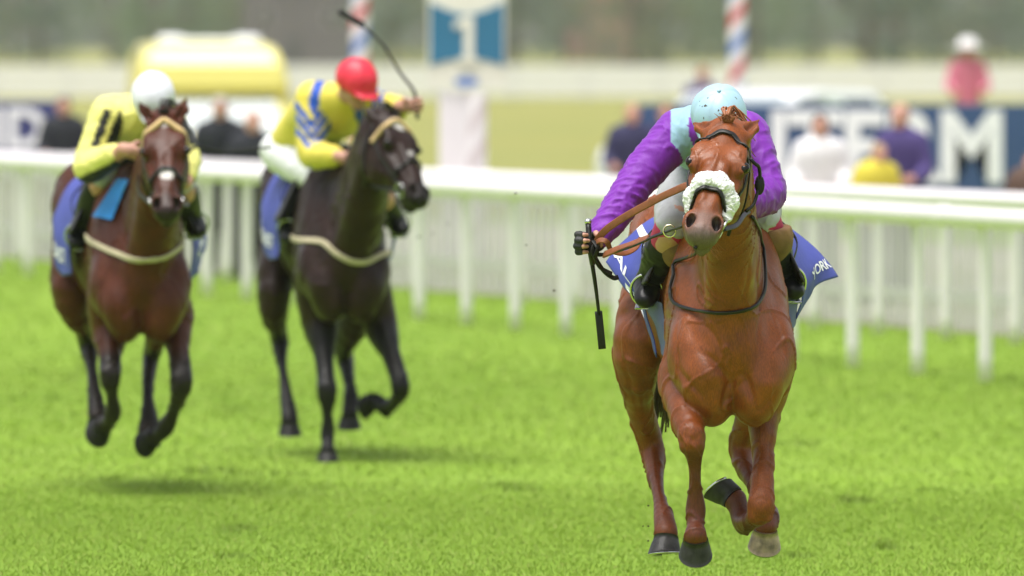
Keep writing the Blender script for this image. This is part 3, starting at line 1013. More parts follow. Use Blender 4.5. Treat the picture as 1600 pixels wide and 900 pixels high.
def white_car():
    Y = 128.0
    x = (1030 - 800) / F * Y
    prof = [(0, .35), (-.06, .62), (.05, .86), (.95, 1.02), (1.65, 1.46), (2.2, 1.53), (3.4, 1.5), (4.15, 1.0), (4.3, .9), (4.3, .4)]
    root, place, wid = vehicle('parked_car', 'white car parked behind the rider in purple, tinted side windows', x, Y, R(-34), 1.8, prof, .95, M['white_vehicle'], M['glass'])
    m = MB(); m.add([(-.74, .93, 1.05), (.74, .93, 1.05), (.66, 1.6, 1.44), (-.66, 1.6, 1.44), (-.74, 1.0, 1.0), (.74, 1.0, 1.0), (.66, 1.66, 1.38), (-.66, 1.66, 1.38)],
                    [(0, 1, 2, 3), (7, 6, 5, 4), (0, 4, 5, 1), (3, 2, 6, 7), (0, 3, 7, 4), (1, 5, 6, 2)])
    place(m, 'windscreen', M['glass'])
    for k in (-1, 1):
        for (y0, y1) in ((1.35, 2.35), (2.45, 3.4)):
            m = MB(); m.add([(k * .885, y0, 1.0), (k * .885, y1, 1.0), (k * .80, y1 - .15, 1.4), (k * .80, max(y0 + .2, 1.7), 1.4),
                             (k * .82, y0, 1.0), (k * .82, y1, 1.0), (k * .72, y1 - .15, 1.4), (k * .72, max(y0 + .2, 1.7), 1.4)],
                            [(0, 1, 2, 3), (7, 6, 5, 4), (0, 4, 5, 1), (1, 5, 6, 2), (2, 6, 7, 3), (3, 7, 4, 0)])
            place(m, 'side_window', M['dark_glass'])
        m = MB(); m.ball((k * .68, .0, .72), (.17, .08, .1)); place(m, 'headlight', M['lamp'], sm=True)
        for yy in (.85, 3.4):
            m = MB(); m.torus((k * .8, yy, .32), (0, 1, 0), (0, 0, 1), .23, .23, .09, 24, 8); w_ = place(m, 'wheel', M['rubber'], sm=True)
            m = MB(); m.ball((k * .84, yy, .32), (.05, .17, .17)); place(m, 'rim', M['steel'], w_, True)
    m = MB(); m.box((0, -.08, .5), (1.3, .08, .2), bev=.02); place(m, 'grille', M['grey_plastic'])
white_car()

# ------------------------------------------------------------------ spectators
def cloth_mat(col, nm):
    return pmat(nm, col, .8, var=.12, nscale=8, bump=.15, bscale=30)

def spectator(px, py, Y, hgt, shirt, trous, hair, label, lean=0.0, hat=None, name='person', face=0.0, arms=1, z0=0.0):
    """head top seen at (px, py)"""
    x = at(px, py, Y)[0]
    base = np.array([x, Y, z0])
    k = hgt / 1.72
    cf, sf = math.cos(face), math.sin(face)
    def P(a, b, c):                    # right, forward (towards camera), up
        fwd = b + lean * max(0, c - .9)
        return base + k * np.array([a * cf + fwd * sf, -(fwd * cf - a * sf), c])
    side = (cf, sf, 0)
    root = empty(name, base, label, 'person', 'spectators')
    S = Sdf()
    S.chain([P(0, 0, .95), P(0, .01, 1.15), P(0, 0, 1.38), P(0, 0, 1.5)], [(.15, .10), (.135, .09), (.17, .10), (.06, .055)], side, .02)
    S.seg(P(0, 0, 1.42), P(0, .02, 1.58), .05, .05, side)
    S.ell(P(0, .02, 1.63), (.072 * k, .09 * k, .105 * k), side, P(0, 1, 0) - P(0, 0, 0), .02)
    S.ell(P(0, .055, 1.565), (.045 * k, .045 * k, .05 * k), side, (0, 1, 0), .03)
    S.seg(P(0, .10, 1.63), P(0, .115, 1.605), .012, .015, side, .012)
    for e in (-1, 1):
        S.ell(P(e * .074, .01, 1.625), (.012, .02, .03), side, (0, 1, 0), .008)
        S.chain([P(e * .18, 0, 1.42), P(e * .24, .05, 1.16), P(e * .2, .3 * arms, 1.06 + .02 * arms)], [.05, .04, .03], side, .03)
        w = P(e * .2, .3 * arms, 1.06 + .02 * arms)
        f0 = nrm(P(e * .14, .42, 1.05) - w) * k
        for j, dz in enumerate((-.03, -.01, .01, .03)):
            S.seg(w + f0 * .04 + np.array([0, 0, dz * .6]), w + f0 * (.13 + .01 * (j in (1, 2))) + np.array([0, 0, dz]), .011, .008, side, .01)
        S.seg(w, w + f0 * .07, (.035, .018), (.035, .016), (0, 0, 1), .02)
        S.seg(w + f0 * .03, w + f0 * .08 + np.array([0, 0, .05]), .012, .009, side, .01)
        S.chain([P(e * .09, 0, .92), P(e * .1, .03, .5), P(e * .1, 0, .1)], [.085, .06, .04], side, .03)
        S.seg(P(e * .1, -.02, .05), P(e * .11, .14, .035), .045, .035, side, .02)
    V, Q = S.mesh(.013)
    mesh_obj('body', V, Q, M['skin'], root)
    S = Sdf()
    S.chain([P(0, 0, .9), P(0, .01, 1.15), P(0, 0, 1.38), P(0, 0, 1.49)], [(.175, .13), (.165, .12), (.195, .125), (.07, .07)], side, .02)
    for e in (-1, 1):
        S.chain([P(e * .17, 0, 1.42), P(e * .24, .05, 1.16), P(e * .205, .26 * arms, 1.06 + .02 * arms)], [.07, .057, .046], side, .03)
    V, Q = S.mesh(.016)
    mesh_obj('jacket', V, Q, shirt, root)
    S = Sdf()
    for e in (-1, 1):
        S.chain([P(e * .085, 0, .92), P(e * .1, .03, .5), P(e * .1, 0, .09)], [.105, .078, .062], side, .04)
    V, Q = S.mesh(.016)
    mesh_obj('trousers', V, Q, trous, root)
    for e in (-1, 1):
        S = Sdf(); S.seg(P(e * .1, -.03, .05), P(e * .11, .16, .04), (.05, .045), (.045, .035), side, .02)
        V, Q = S.mesh(.014); mesh_obj('shoe', V, Q, M['black_boot'], root)
    S = Sdf()
    S.ell(P(0, -.005, 1.66), (.082 * k, .098 * k, .085 * k), side, P(0, 1, 0) - P(0, 0, 0), .02)
    V, Q = S.mesh(.012)
    mesh_obj('hair', V, Q, hair, root)
    if hat is not None:
        q = MB(); c = P(0, .01, 1.68)
        q.lathe(c, [(.0, -.005), (.24, -.02), (.24, -.008), (.115, .012), (.105, .09), (.06, .115), (.0, .12)], 24)
        q.build('hat', hat, root)
    return root
hairs = {n_: pmat(n_ + '_hair', c, .6, var=.3, nscale=40) for n_, c in dict(dark=(.03, .02, .015), grey=(.4, .38, .36), fair=(.35, .24, .13), bald=(.45, .26, .2)).items()}
c_navy = cloth_mat((.022, .02, .07), 'navy_cloth'); c_purple = cloth_mat((.055, .035, .15), 'indigo_cloth'); c_dark = cloth_mat((.012, .013, .022), 'charcoal_cloth')
c_white = cloth_mat((.74, .72, .73), 'white_cloth'); c_yel = cloth_mat((.62, .52, .05), 'yellow_cloth'); c_pink = cloth_mat((.60, .17, .26), 'pink_cloth'); c_grey = cloth_mat((.25, .25, .27), 'grey_cloth')
spectator(100, 178, 112, 1.52, c_dark, c_dark, hairs['dark'], 'person in dark clothes beside the indigo board at the left', .15)
spectator(345, 160, 99.5, 1.58, c_dark, c_dark, hairs['grey'], 'grey haired person in dark coat at the rail below the yellow ambulance', .2)
spectator(396, 188, 99.0, 1.45, c_dark, c_dark, hairs['bald'], 'shorter person in dark coat at the rail nearest the rider in yellow and blue', .2)
spectator(988, 172, 103, 1.5, c_navy, c_navy, hairs['fair'], 'person in navy behind the rail, left of the rider in purple', .1)
spectator(1040, 168, 103.5, 1.5, c_navy, c_grey, hairs['dark'], 'person in navy half hidden behind the rider in purple', .1)
spectator(1281, 190, 91, 1.48, c_white, c_grey, hairs['dark'], 'dark haired person in white top in front of the navy board', .1)
spectator(1362, 230, 90, 1.26, c_yel, c_grey, hairs['fair'], 'child in yellow top beside the person in indigo', .2, face=.5)
spectator(1412, 172, 91, 1.56, c_purple, c_dark, hairs['bald'], 'bald person in indigo top in front of the navy board', .1, face=-.4)
spectator(1612, 250, 90, 1.2, cloth_mat((.09, .05, .035), 'brown_cloth'), c_dark, hairs['dark'], 'person in brown at the right edge in front of the navy board', .1)
# the one standing higher, on a step
hp = at(1512, 64, 146)
q = MB(); q.box((hp[0], 146, .19), (.9, .6, .38), bev=.02)
tag(q.build('wooden_step', M['white_wood'], smooth=False), 'white wooden step under the person in pink behind the navy board', 'step')
spectator(1512, 64, 146, 1.66, c_pink, c_grey, hairs['grey'], 'person in pink with wide pale hat standing above the navy board', hat=c_white, z0=.38)
hp = at(1100, 92, 150)
spectator(1098, 88, 150, 1.72, c_purple, c_dark, hairs['dark'], 'person in indigo seen above the pale blue cap')

# ------------------------------------------------------------------ horses
def bvh_of(o):
    me = o.data
    V = [v.co + wloc(o) for v in me.vertices]
    return BVHTree.FromPolygons(V, [tuple(p.vertices) for p in me.polygons])

def hit(bvh, px, py, dflt=None):
    """where the sight line of a photo pixel meets a body: (point, normal)"""
    d = at(px, py, 10.0) - np.array([0, 0, CAM_H])
    d = Vector(d).normalized()
    loc, nor, i, dist = bvh.ray_cast(Vector((0, 0, CAM_H)), d)
    if loc is None:
        p = at(px, py, dflt)
        loc, nor, i, dist = bvh.find_nearest(Vector(p))
    return np.array(loc), np.array(nor)

def snap(bvh, p):
    loc, nor, i, dist = bvh.find_nearest(Vector([float(c) for c in p]))
    return np.array(loc), np.array(nor)

def strap_on(mb, bvh, pts, w, t, lift=.004, sub=5, n=8, mi=0):
    """strap lying on a body through already snapped points"""
    P = crom(pts, sub)
    Q, U = [], []
    for p in P:
        l, nn = snap(bvh, p)
        Q.append(l + nn * (lift + t)); U.append(nn)
    Q = np.array(Q)
    K = Q.copy(); K[1:-1] = (Q[:-2] + 2 * Q[1:-1] + Q[2:]) / 4
    mb.tube(K, 1.0, n, mi, flat=(w, t), up=np.array(U))
    return K

def hoof(parent, cor, down, toe, mat, sc=1.0, shoe=True):
    d = nrm(down); t = np.asarray(toe, float); t = nrm(t - d * np.dot(t, d)); s_ = np.cross(d, t)
    n = 24; V = []; rings = 6
    cor = np.asarray(cor, float)
    for i in range(rings):
        q = i / (rings - 1)
        for k in range(n):
            a = 2 * math.pi * k / n
            ca, sa = math.cos(a), math.sin(a)
            rt = .046 + (.069 - .046) * q if ca > 0 else .042 + (.052 - .042) * q
            rs = .045 + (.061 - .045) * q
            dep = q * .072 + (1 - q) * .022 * (1 - ca) / 2
            p = cor + sc * (t * (ca * rt + .020 * q) + s_ * sa * rs * (1 if ca > -.6 else .92) + d * (dep + (.004 if i == 1 else 0)))
            V.append(p)
    Fc = [(i * n + k, i * n + (k + 1) % n, (i + 1) * n + (k + 1) % n, (i + 1) * n + k) for i in range(rings - 1) for k in range(n)]
    b0 = (rings - 1) * n
    e = len(V); V.append(cor + sc * (t * .018 + d * .060)); Fc += [(b0 + k, e, b0 + (k + 1) % n) for k in range(n)]
    e = len(V); V.append(cor); Fc += [(e, k, (k + 1) % n) for k in range(n)]
    h = mesh_obj('hoof', V, Fc, mat, parent)
    if shoe:
        P = []
        for k in range(26):
            a = -2.45 + 4.9 * k / 25
            ca, sa = math.cos(a), math.sin(a)
            P.append(cor + sc * (t * (ca * (.058 if ca > 0 else .043) + .018) + s_ * sa * .051 + d * .0755))
        q = MB(); q.tube(P, 1.0, 8, flat=(.010 * sc, .0045 * sc), up=d); q.build('shoe', M['steel'], h)
    return h

def horse(c):
    D, x0, yawk, drop, h = c['D'], c['x0'], c['yaw'], c['drop'], c['h']
    def T(x, y, z): return np.array([x0 + x + yawk * y, D + y, z - drop * (1 - y / 1.5)])
    A = lambda px, py, dy: at(px, py, D + dy)
    root = empty('horse', (x0 + yawk * .8, D + .8, 0), c['label'], 'horse', None)
    S = Sdf()
    side = nrm((1, -yawk, 0))
    # trunk
    secs = [(-.03, 1.15, .09, .12), (.06, 1.15, .15, .20), (.16, 1.15, .182, .27), (.32, 1.20, .215, .345), (.5, 1.235, .208, .375), (.75, 1.215, .238, .35),
            (1.0, 1.22, .268, .32), (1.22, 1.26, .27, .285), (1.42, 1.30, .265, .28), (1.6, 1.28, .225, .245), (1.74, 1.22, .14, .16)]
    S.chain([T(0, y, z) for y, z, a, b in secs], [(a, b) for y, z, a, b in secs], side, .02, 3)
    S.seg(T(0, .36, 1.585), T(0, .72, 1.55), .045, .05, side, .10)
    for e in (-1, 1):
        S.ell(T(e * .095, -.005, 1.03), (.095, .10, .135), side, (0, 1, 0), .035)           # breast muscles
        S.ell(T(e * .162, .08, 1.10), (.062, .10, .14), side, (0, 1, 0), .05)               # point of shoulder
        S.seg(T(e * .155, .12, 1.08), T(e * .115, .42, 1.48), (.06, .10), (.045, .12), side, .06)   # shoulder blade
        S.ell(T(e * .165, .30, 1.0), (.058, .14, .15), side, (0, 1, 0), .05)                  # triceps
        S.ell(T(e * .17, 1.45, 1.30), (.115, .21, .21), side, (0, 1, 0), .06)               # rump
    for e in (-1, 1):
        S.ell(T(e * .075, .03, .945), (.080, .125, .095), side, (0, 1, 0), .03)
    # neck
    Nk = [T(0, .40, 1.24)] + [A(*q[:3]) for q in c['neck']]
    Nr = [(.17, .34)] + [q[3:] for q in c['neck']]
    P, Mz = A(*c['poll']), A(*c['muzzle'])
    ax = nrm(Mz - P); L = np.linalg.norm(Mz - P)
    nl = np.asarray(c['face_n'], float); nl = nrm(nl - ax * np.dot(nl, ax)); ul = nrm(np.cross(ax, nl))
    if ul[0] < 0: ul = -ul
    def H(t, u, n): return P + ax * (t * L) + ul * u + nl * n
    dors = lambda t: np.interp(t, [0, .3, .7, 1.0], [.088, .088, .066, .05])
    S.chain(Nk + [H(.02, 0, -.02)], Nr + [(.07, .10)], side, .03, 4)
    # gullet and crest of the neck
    S.chain([T(0, .02, 1.16)] + [A(*q[:3]) + np.array([0, -q[4] * .72, -q[4] * .35]) for q in c['neck']], [.08] + [q[3] * .62 for q in c['neck']], side, .05, 3)
    # head
    hs = [(-.04, .062, .075), (.06, .078, .10), (.18, .089, .122), (.33, .092, .138), (.46, .080, .122), (.58, .064, .094), (.7, .054, .076), (.82, .052, .068), (.92, .058, .062), (1.0, .050, .046)]
    S.chain([H(t, 0, dors(t) - b) for t, a, b in hs], [(a, b) for t, a, b in hs], ul, .012, 3)
    for e in (-1, 1):
        S.ell(H(.28, e * .072, dors(.3) - .018), (.028, .05, .018), ul, ax, .04)       # brow
        S.ell(H(.36, e * .080, dors(.36) - .040), (.026, .038, .030), ul, ax, .015)      # eye socket
        S.ell(H(.37, e * .060, dors(.3) - .19), (.034, .095, .085), ul, ax, .03)        # jowl
        S.seg(H(.42, e * .082, dors(.42) - .08), H(.64, e * .058, dors(.64) - .06), .014, .010, ul, .025)   # facial crest
        S.seg(H(.42, e * .028, dors(.42) - .012), H(.80, e * .02, dors(.8) - .012), .016, .014, ul, .02)    # nasal bone
        S.ell(H(.925, e * .046, dors(.92) - .032), (.026, .044, .033), ul, ax, .018)      # nostril flare
        S.ell(H(1.0, e * .022, dors(1) - .05), (.03, .028, .036), ul, ax, .02)           # upper lip
        E_ = H(.375, e * .0915, dors(.36) - .030); o_ = nrm(ul * e * .8 + nl * .6); p_ = nrm(nl * .8 - ul * e * .6)
        S.chain([E_ - ax * .030 + o_ * .006, E_ + p_ * .0125 + o_ * .0145 - ax * .004, E_ + ax * .028 + o_ * .004], [.004, .005, .004], ul, .004, 3)
        S.chain([E_ - ax * .026 + o_ * .004, E_ - p_ * .0145 + o_ * .010, E_ + ax * .026 + o_ * .003], [.0035, .0045, .0035], ul, .004, 3)
        # ears
        tip = A(*c['ears'][0 if e < 0 else 1])
        base = H(-.03, e * .058, .035)
        ed = tip - base
        fl = np.cross(nrm(ed), nl)
        S.seg(base - ed * .1, base + ed * .5, (.030, .020), (.031, .018), fl, .03)
        S.seg(base + ed * .5, tip, (.031, .018), (.006, .005), fl, .012)
        fw = nrm(nl + ul * e * .5 - nrm(ed) * np.dot(nl + ul * e * .5, nrm(ed)))
        S.seg(base + ed * .12 + fw * .020, base + ed * .82 + fw * .012, (.016, .018), (.005, .009), fl, .010, sub=True)
    S.ell(H(.955, 0, dors(.95) - .118), (.034, .045, .026), ul, ax, .02)             # chin
    S.chain([H(.5, 0, dors(.5) - .18), H(.75, 0, dors(.75) - .125), H(.93, 0, dors(.93) - .112)], [.030, .024, .022], ul, .03, 3)
    for e in (-1, 1):
        S.ell(H(.95, e * .045, dors(.94) - .016), (.0155, .031, .034), ul + e * .0 * ax, ax + ul * e * .34, .008, sub=True)    # nostril hole
        S.seg(H(.99, e * .0, dors(1) - .088), H(.88, e * .062, dors(.9) - .088), .0045, .0035, ul, .008, sub=True)       # mouth line
    # legs
    foots = []
    for lg in c['legs']:
        pts = [A(*q[:3]) for q in lg['pts']]; rad = [q[3:] if len(q) == 5 else (q[3], q[3]) for q in lg['pts']]
        if lg['kind'] == 'hind':
            e = lg['s']
            pts = [T(e * .15, 1.42, 1.26)] + pts; rad = [(.125, .20)] + rad
        else:
            e = lg['s']
            pts = [T(e * .15, .22, 1.04)] + pts; rad = [(.085, .12)] + rad
        S.chain(pts[:3], rad[:3], lg.get('side', side), .02, 4)
        S.chain(pts[1:], rad[1:], lg.get('side', side), .005, 4)
        if lg['kind'] == 'fore':
            i = lg['knee'] + 1
            S.ell(pts[i] + np.array([0, -.012, .01]), (.043, .04, .052), side, (0, 1, 0), .02)
            for e2 in (-1, 1):
                S.ell(pts[i] + side * e2 * .026 + np.array([0, -.02, -.032]), (.018, .02, .022), side, (0, 1, 0), .010)
                S.ell(pts[i] + side * e2 * .024 + np.array([0, -.026, .022]), (.018, .018, .024), side, (0, 1, 0), .010)
        j = len(pts) - 1
        back = nrm(np.cross(side, pts[j] - pts[j - 2])) * .026
        ft = pts[lg['fet'] + 1]
        S.ell(ft + (back if back[1] > 0 else -back), (.026, .022, .03), side, (0, 1, 0), .02)
        # tendon line behind the cannon
        a_, b_ = pts[lg['fet'] - 1], ft
        tb = np.array([0, .026, 0]); S.seg(a_ + tb * 1.2, b_ + tb, .013, .013, side, .012)
        foots.append((pts[-1], lg))
    V, Q = S.mesh(h)
    N = vnormals(V, Q)
    # veins and muscle ripple
    w = vnoise(V * [7, 7, 5], 4); V = V + N * ((w - .5) * .010)[:, None]
    ve = 1 - np.abs(vnoise(V * [11, 11, 6] + 3 * vnoise(V * 4, 8)[:, None], 6) * 2 - 1)
    V = V + N * (sstep(ve, .92, .99) * .0055)[:, None]
    if c.get('relief'):
        tb = BVHTree.FromPolygons(V.tolist(), Q.tolist())
        front = sstep(-N[:, 1], -.2, .25)
        for (poly, wd, dep) in c['relief']:
            P_ = crom([hit(tb, px, py, D)[0] for px, py in poly], 4) if len(poly) > 1 else np.array([hit(tb, *poly[0], D)[0]] * 2) + np.array([[0, 0, 0], [0, 0, .001]])
            lo_, hi_ = P_.min(0) - 3 * wd, P_.max(0) + 3 * wd
            ii = np.where(((V > lo_) & (V < hi_)).all(1))[0]
            dm = np.full(len(ii), 9.0); tt_ = np.zeros(len(ii))
            for k_ in range(len(P_) - 1):
                dd, t_ = segdist(V[ii], P_[k_], P_[k_ + 1]); m_ = dd < dm
                dm = np.where(m_, dd, dm); tt_ = np.where(m_, (k_ + t_) / (len(P_) - 1), tt_)
            fade = np.sin(np.clip(tt_, .04, .96) * math.pi) ** .5 if len(poly) > 1 else 1
            V[ii] -= N[ii] * (dep * np.exp(-(dm / wd) ** 2) * fade * front[ii])[:, None]
    cols = np.tile(np.asarray(c['col'], float), (len(V), 1))
    big = vnoise(V * 2.2, 2)[:, None]
    cols = cols * (.86 + .28 * big)
    def mix(mask, col):
        nonlocal cols
        cols = cols * (1 - mask[:, None]) + np.asarray(col) * mask[:, None]
    for lg in c['legs']:
        pts = [A(*q[:3]) for q in lg['pts']]
        for i in range(lg['dark'], len(pts) - 1):
            d_, t_ = segdist(V, pts[i], pts[i + 1])
            near = 1 - sstep(d_, .075, .12)
            mix(near * (sstep(t_, -.2, .7) if i == lg['dark'] else 1) * c['legdark'], c['legcol'])
    d_, t_ = segdist(V, H(.93, 0, dors(.9) - .065), H(1.08, 0, dors(.9) - .07))
    mix((1 - sstep(d_, .052, .092)) * c['muz'], c['muzcol'])
    for e in (-1, 1):
        d_, t_ = segdist(V, H(.945, e * .045, dors(.94) - .020), H(.94, e * .049, dors(.94) - .04)); mix((1 - sstep(d_, .017, .027)) * .85, (.02, .012, .012))
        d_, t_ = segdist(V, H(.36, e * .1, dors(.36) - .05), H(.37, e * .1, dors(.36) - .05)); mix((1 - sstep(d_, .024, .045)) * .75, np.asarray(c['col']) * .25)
        b_ = H(-.03, e * .058, .035); d_, t_ = segdist(V, b_, A(*c['ears'][0 if e < 0 else 1])); mix((1 - sstep(d_, .0, .017)) * .5, np.asarray(c['col']) * .35)
    for (t, u, r, amt) in c.get('white', []):
        pc = H(t, u, dors(t)); d_ = np.linalg.norm((V - pc), axis=1) + (vnoise(V * 60, 3) - .5) * .02
        mix((1 - sstep(d_, r * .7, r * 1.15)) * amt, (.6, .57, .54))
    body = mesh_obj('body', V, Q, M['coat_front' if h < .009 else 'coat'], root, colors=np.clip(cols, 0, 1))
    bvh = bvh_of(body)
    for e in (-1, 1):
        q = MB(); q.ball(H(.375, e * .0915, dors(.36) - .030), (.0175, .024, .017), axes=np.array([ul, ax, nl])); q.v[0] = q.v[0] + nrm(ul * e * .8 + nl * .6) * .0075; q.build('eye', M['eye'], root)
    for (p, lg) in foots:
        hoof(root, p, lg['down'], lg['toe'], M[lg.get('hoof', 'hoof_dark' if h < .009 else 'hoof_black')], 1.0, h < .009)
    # tail, mane, forelock as bundles of hair
    hm = c['hair']
    q = MB()
    r_ = np.random.default_rng(11)
    for i in range(90):
        a = T(0, 1.80, 1.40) + r_.normal(0, .018, 3)
        b_ = T(c['tail'][0], 2.0, 1.2) + r_.normal(0, .035, 3)
        e_ = T(c['tail'][1] , 2.05, c['tail'][2]) + r_.normal(0, .035, 3)
        q.tube(crom([T(0, 1.70, 1.40), a, b_, e_], 4), np.linspace(.014, .004, 13), 5)
    q.build('tail', M['hair_tail'] if hm is M['hair_red'] else hm, root)
    q = MB()
    for i in range(130):
        s_ = i / 129
        a = T(0, .45, 1.60) * (1 - s_) + H(-.06, 0, .03) * s_ + r_.normal(0, .01, 3)
        l, nn = snap(bvh, a + np.array([0, .05, .12]))
        q.tube(crom([l - nn * .01, l + nn * .025 + [r_.normal(.02, .01), .03, .01], l + nn * .015 + [r_.normal(.07, .02), .05, -.06]], 3), np.linspace(.0055, .0015, 7), 5)
    tag(q.build('mane', hm, root), kind='stuff')
    q = MB()
    top, nn = snap(bvh, H(-.02, 0, .10))
    for i in range(90):
        a = r_.normal(0, .5); b_ = r_.uniform(.3, 1.0)
        q.tube(crom([top - nn * .01 + ul * a * .010, top + nn * .012 * b_ + ul * a * .022 + [0, 0, .014 * b_], top + nn * .016 * b_ + ul * (a * .045 * b_ + r_.normal(0, .008)) + [0, -.008, .024 * r_.uniform(-.3, 1)]], 3), np.linspace(.0028, .0007, 7), 4)
    q.build('forelock', hm, root)
    if h < .009:
        q = MB()
        for i in range(34):
            l, nn = snap(bvh, H(r_.uniform(.93, 1.06), r_.uniform(-.05, .05), dors(1) - r_.uniform(.09, .15)))
            q.tube(crom([l, l + nn * .012 + [0, 0, -.004], l + nn * r_.uniform(.02, .035) + [r_.normal(0, .006), 0, -.016]], 3), np.linspace(.0011, .0005, 7), 4)
        tag(q.build('whiskers', hm, root), kind='stuff')
    return dict(T=T, A=A, H=H, dors=dors, ul=ul, nl=nl, ax=ax, bvh=bvh, root=root, L=L, D=D, side=side)

def arc(Hs, t0, t1, a, b, p0, p1, n=13, c0=-.05):
    """points round the head at angle p (degrees, 90 = middle of the face)"""
    H, dors = Hs['H'], Hs['dors']
    out = []
    for p in np.linspace(R(p0), R(p1), n):
        t = t0 + (t1 - t0) * (1 - math.sin(p))
        out.append(H(t, a * math.cos(p), c0 + b * math.sin(p)))
    return np.array(out)

def bridle(Hs, label, leather, fleece_brow=None, fleece_nose=None, nose_w=.011):
    H, dors, bvh, ul, ax, nl = (Hs[k] for k in ('H', 'dors', 'bvh', 'ul', 'ax', 'nl'))
    root = empty('bridle', H(.1, 0, 0), label, 'bridle')
    sn = lambda P: np.array([snap(bvh, p)[0] for p in P])
    q = MB(); K = strap_on(q, bvh, sn(arc(Hs, .10, .235, .13, .20, 172, 8)), .0095, .0035, n=8)
    if fleece_brow:
        for _ in range(14): K[1:-1] = (K[:-2] + 2 * K[1:-1] + K[2:]) / 4
        q = MB(); q.tube(K, .0135, 10)
        q.build('browband', fleece_brow, root)
    else:
        q.build('browband', leather, root)
    rings = []
    for e in (-1, 1):
        top = H(.20, e * .10, .0); rg = H(.85, e * .066, dors(.85) - .085)
        pts = sn([top, H(.38, e * .11, -.02), H(.55, e * .09, -.02), H(.72, e * .075, -.02), rg])
        q = MB(); strap_on(q, bvh, pts, .0075, .003); q.build('cheekpiece', leather, root)
        c_ = snap(bvh, rg)[0] + ul * e * .008
        q = MB(); q.torus(c_, nl * .5 + ax * .87, nrm(nl * .87 - ax * .5 + ul * e * .35), .034, .034, .0042); q.build('bit_ring', M['steel'], root)
        rings.append(c_)
        pts = sn([H(.06, e * .10, .02), H(.22, e * .12, -.10), H(.36, e * .11, -.19), H(.40, e * .05, -.26)])
        q = MB(); strap_on(q, bvh, pts, .006, .0028); q.build('throat_lash', leather, root)
    q = MB(); q.tube(sn([H(.85, -.06, dors(.85) - .085), H(.83, 0, dors(.85) - .10), H(.85, .06, dors(.85) - .085)]), .006, 8); q.build('mouthpiece', M['steel'], root)
    nb = sn(arc(Hs, .62, .745, .12, .16, 180, 0, 15))
    lb = sn(arc(Hs, .70, .815, .12, .16, 186, -6, 15)) if fleece_nose else nb
    q = MB(); strap_on(q, bvh, lb, .008 if fleece_nose else nose_w, .005); q.build('noseband', leather, root)
    if fleece_nose:
        K = crom(nb, 10)
        # thick rolled fleece with curls
        P = []; n = 44
        V, Fc = [], []
        Up = []
        for i, p in enumerate(K):
            l, nn = snap(bvh, p); Up.append(nn); P.append(l + nn * .008)
        P = np.array(P)
        for _ in range(4): P[1:-1] = (P[:-2] + 2 * P[1:-1] + P[2:]) / 4
        # denser along the roll
        P = crom(P, 2); Up = crom(np.array(Up), 2)
        Tn = np.gradient(P, axis=0)
        for i in range(len(P)):
            t = nrm(Tn[i]); u = nrm(Up[i] - t * np.dot(Up[i], t)); w_ = np.cross(t, u)
            sE = i / (len(P) - 1); cap = math.sqrt(max(.02, 1 - (2 * sE - 1) ** 14))
            for k in range(n):
                a = 2 * math.pi * k / n
                V.append(P[i] + cap * (math.cos(a) * u * .021 + math.sin(a) * w_ * .031))
        V = np.array(V); m = len(P)
        Fc = np.array([(i * n + k, i * n + (k + 1) % n, (i + 1) * n + (k + 1) % n, (i + 1) * n + k) for i in range(m - 1) for k in range(n)])
        Nn = vnormals(V, Fc)
        # curls: nearest of scattered centres
        cen = V[rng.choice(len(V), 900, replace=False)]
        dist = np.full(len(V), 9.0)
        for cpt in cen:
            dist = np.minimum(dist, np.linalg.norm(V - cpt, axis=1))
        V = V + Nn * (.0044 * np.sqrt(np.clip(1 - (dist / .0056) ** 2, 0, 1)) + .004 * (vnoise(V * 70, 8) - .5) + .002 * (vnoise(V * 300, 2) - .5))[:, None]
        mesh_obj('sheepskin_roll', V, Fc, fleece_nose, root)
    return root, rings

def breast_girth(Hs, pts, label, w=.017, mat=None, name='breast_girth', lift=.004):
    bvh = Hs['bvh']
    P = np.array([hit(bvh, px, py, Hs['D'] + .1)[0] for px, py in pts])
    q = MB(); strap_on(q, bvh, P, w, .005 if w > .01 else w * .8, sub=4, lift=lift)
    o = q.build(name, mat or M['cream_web'])
    return tag(o, label, 'strap')

def patch(G, nu, nv):
    G = np.asarray(G, float)
    A_ = np.array([crom(r, nu) for r in G])
    return np.array([crom(A_[:, j], nv) for j in range(A_.shape[1])])          # [u][v]

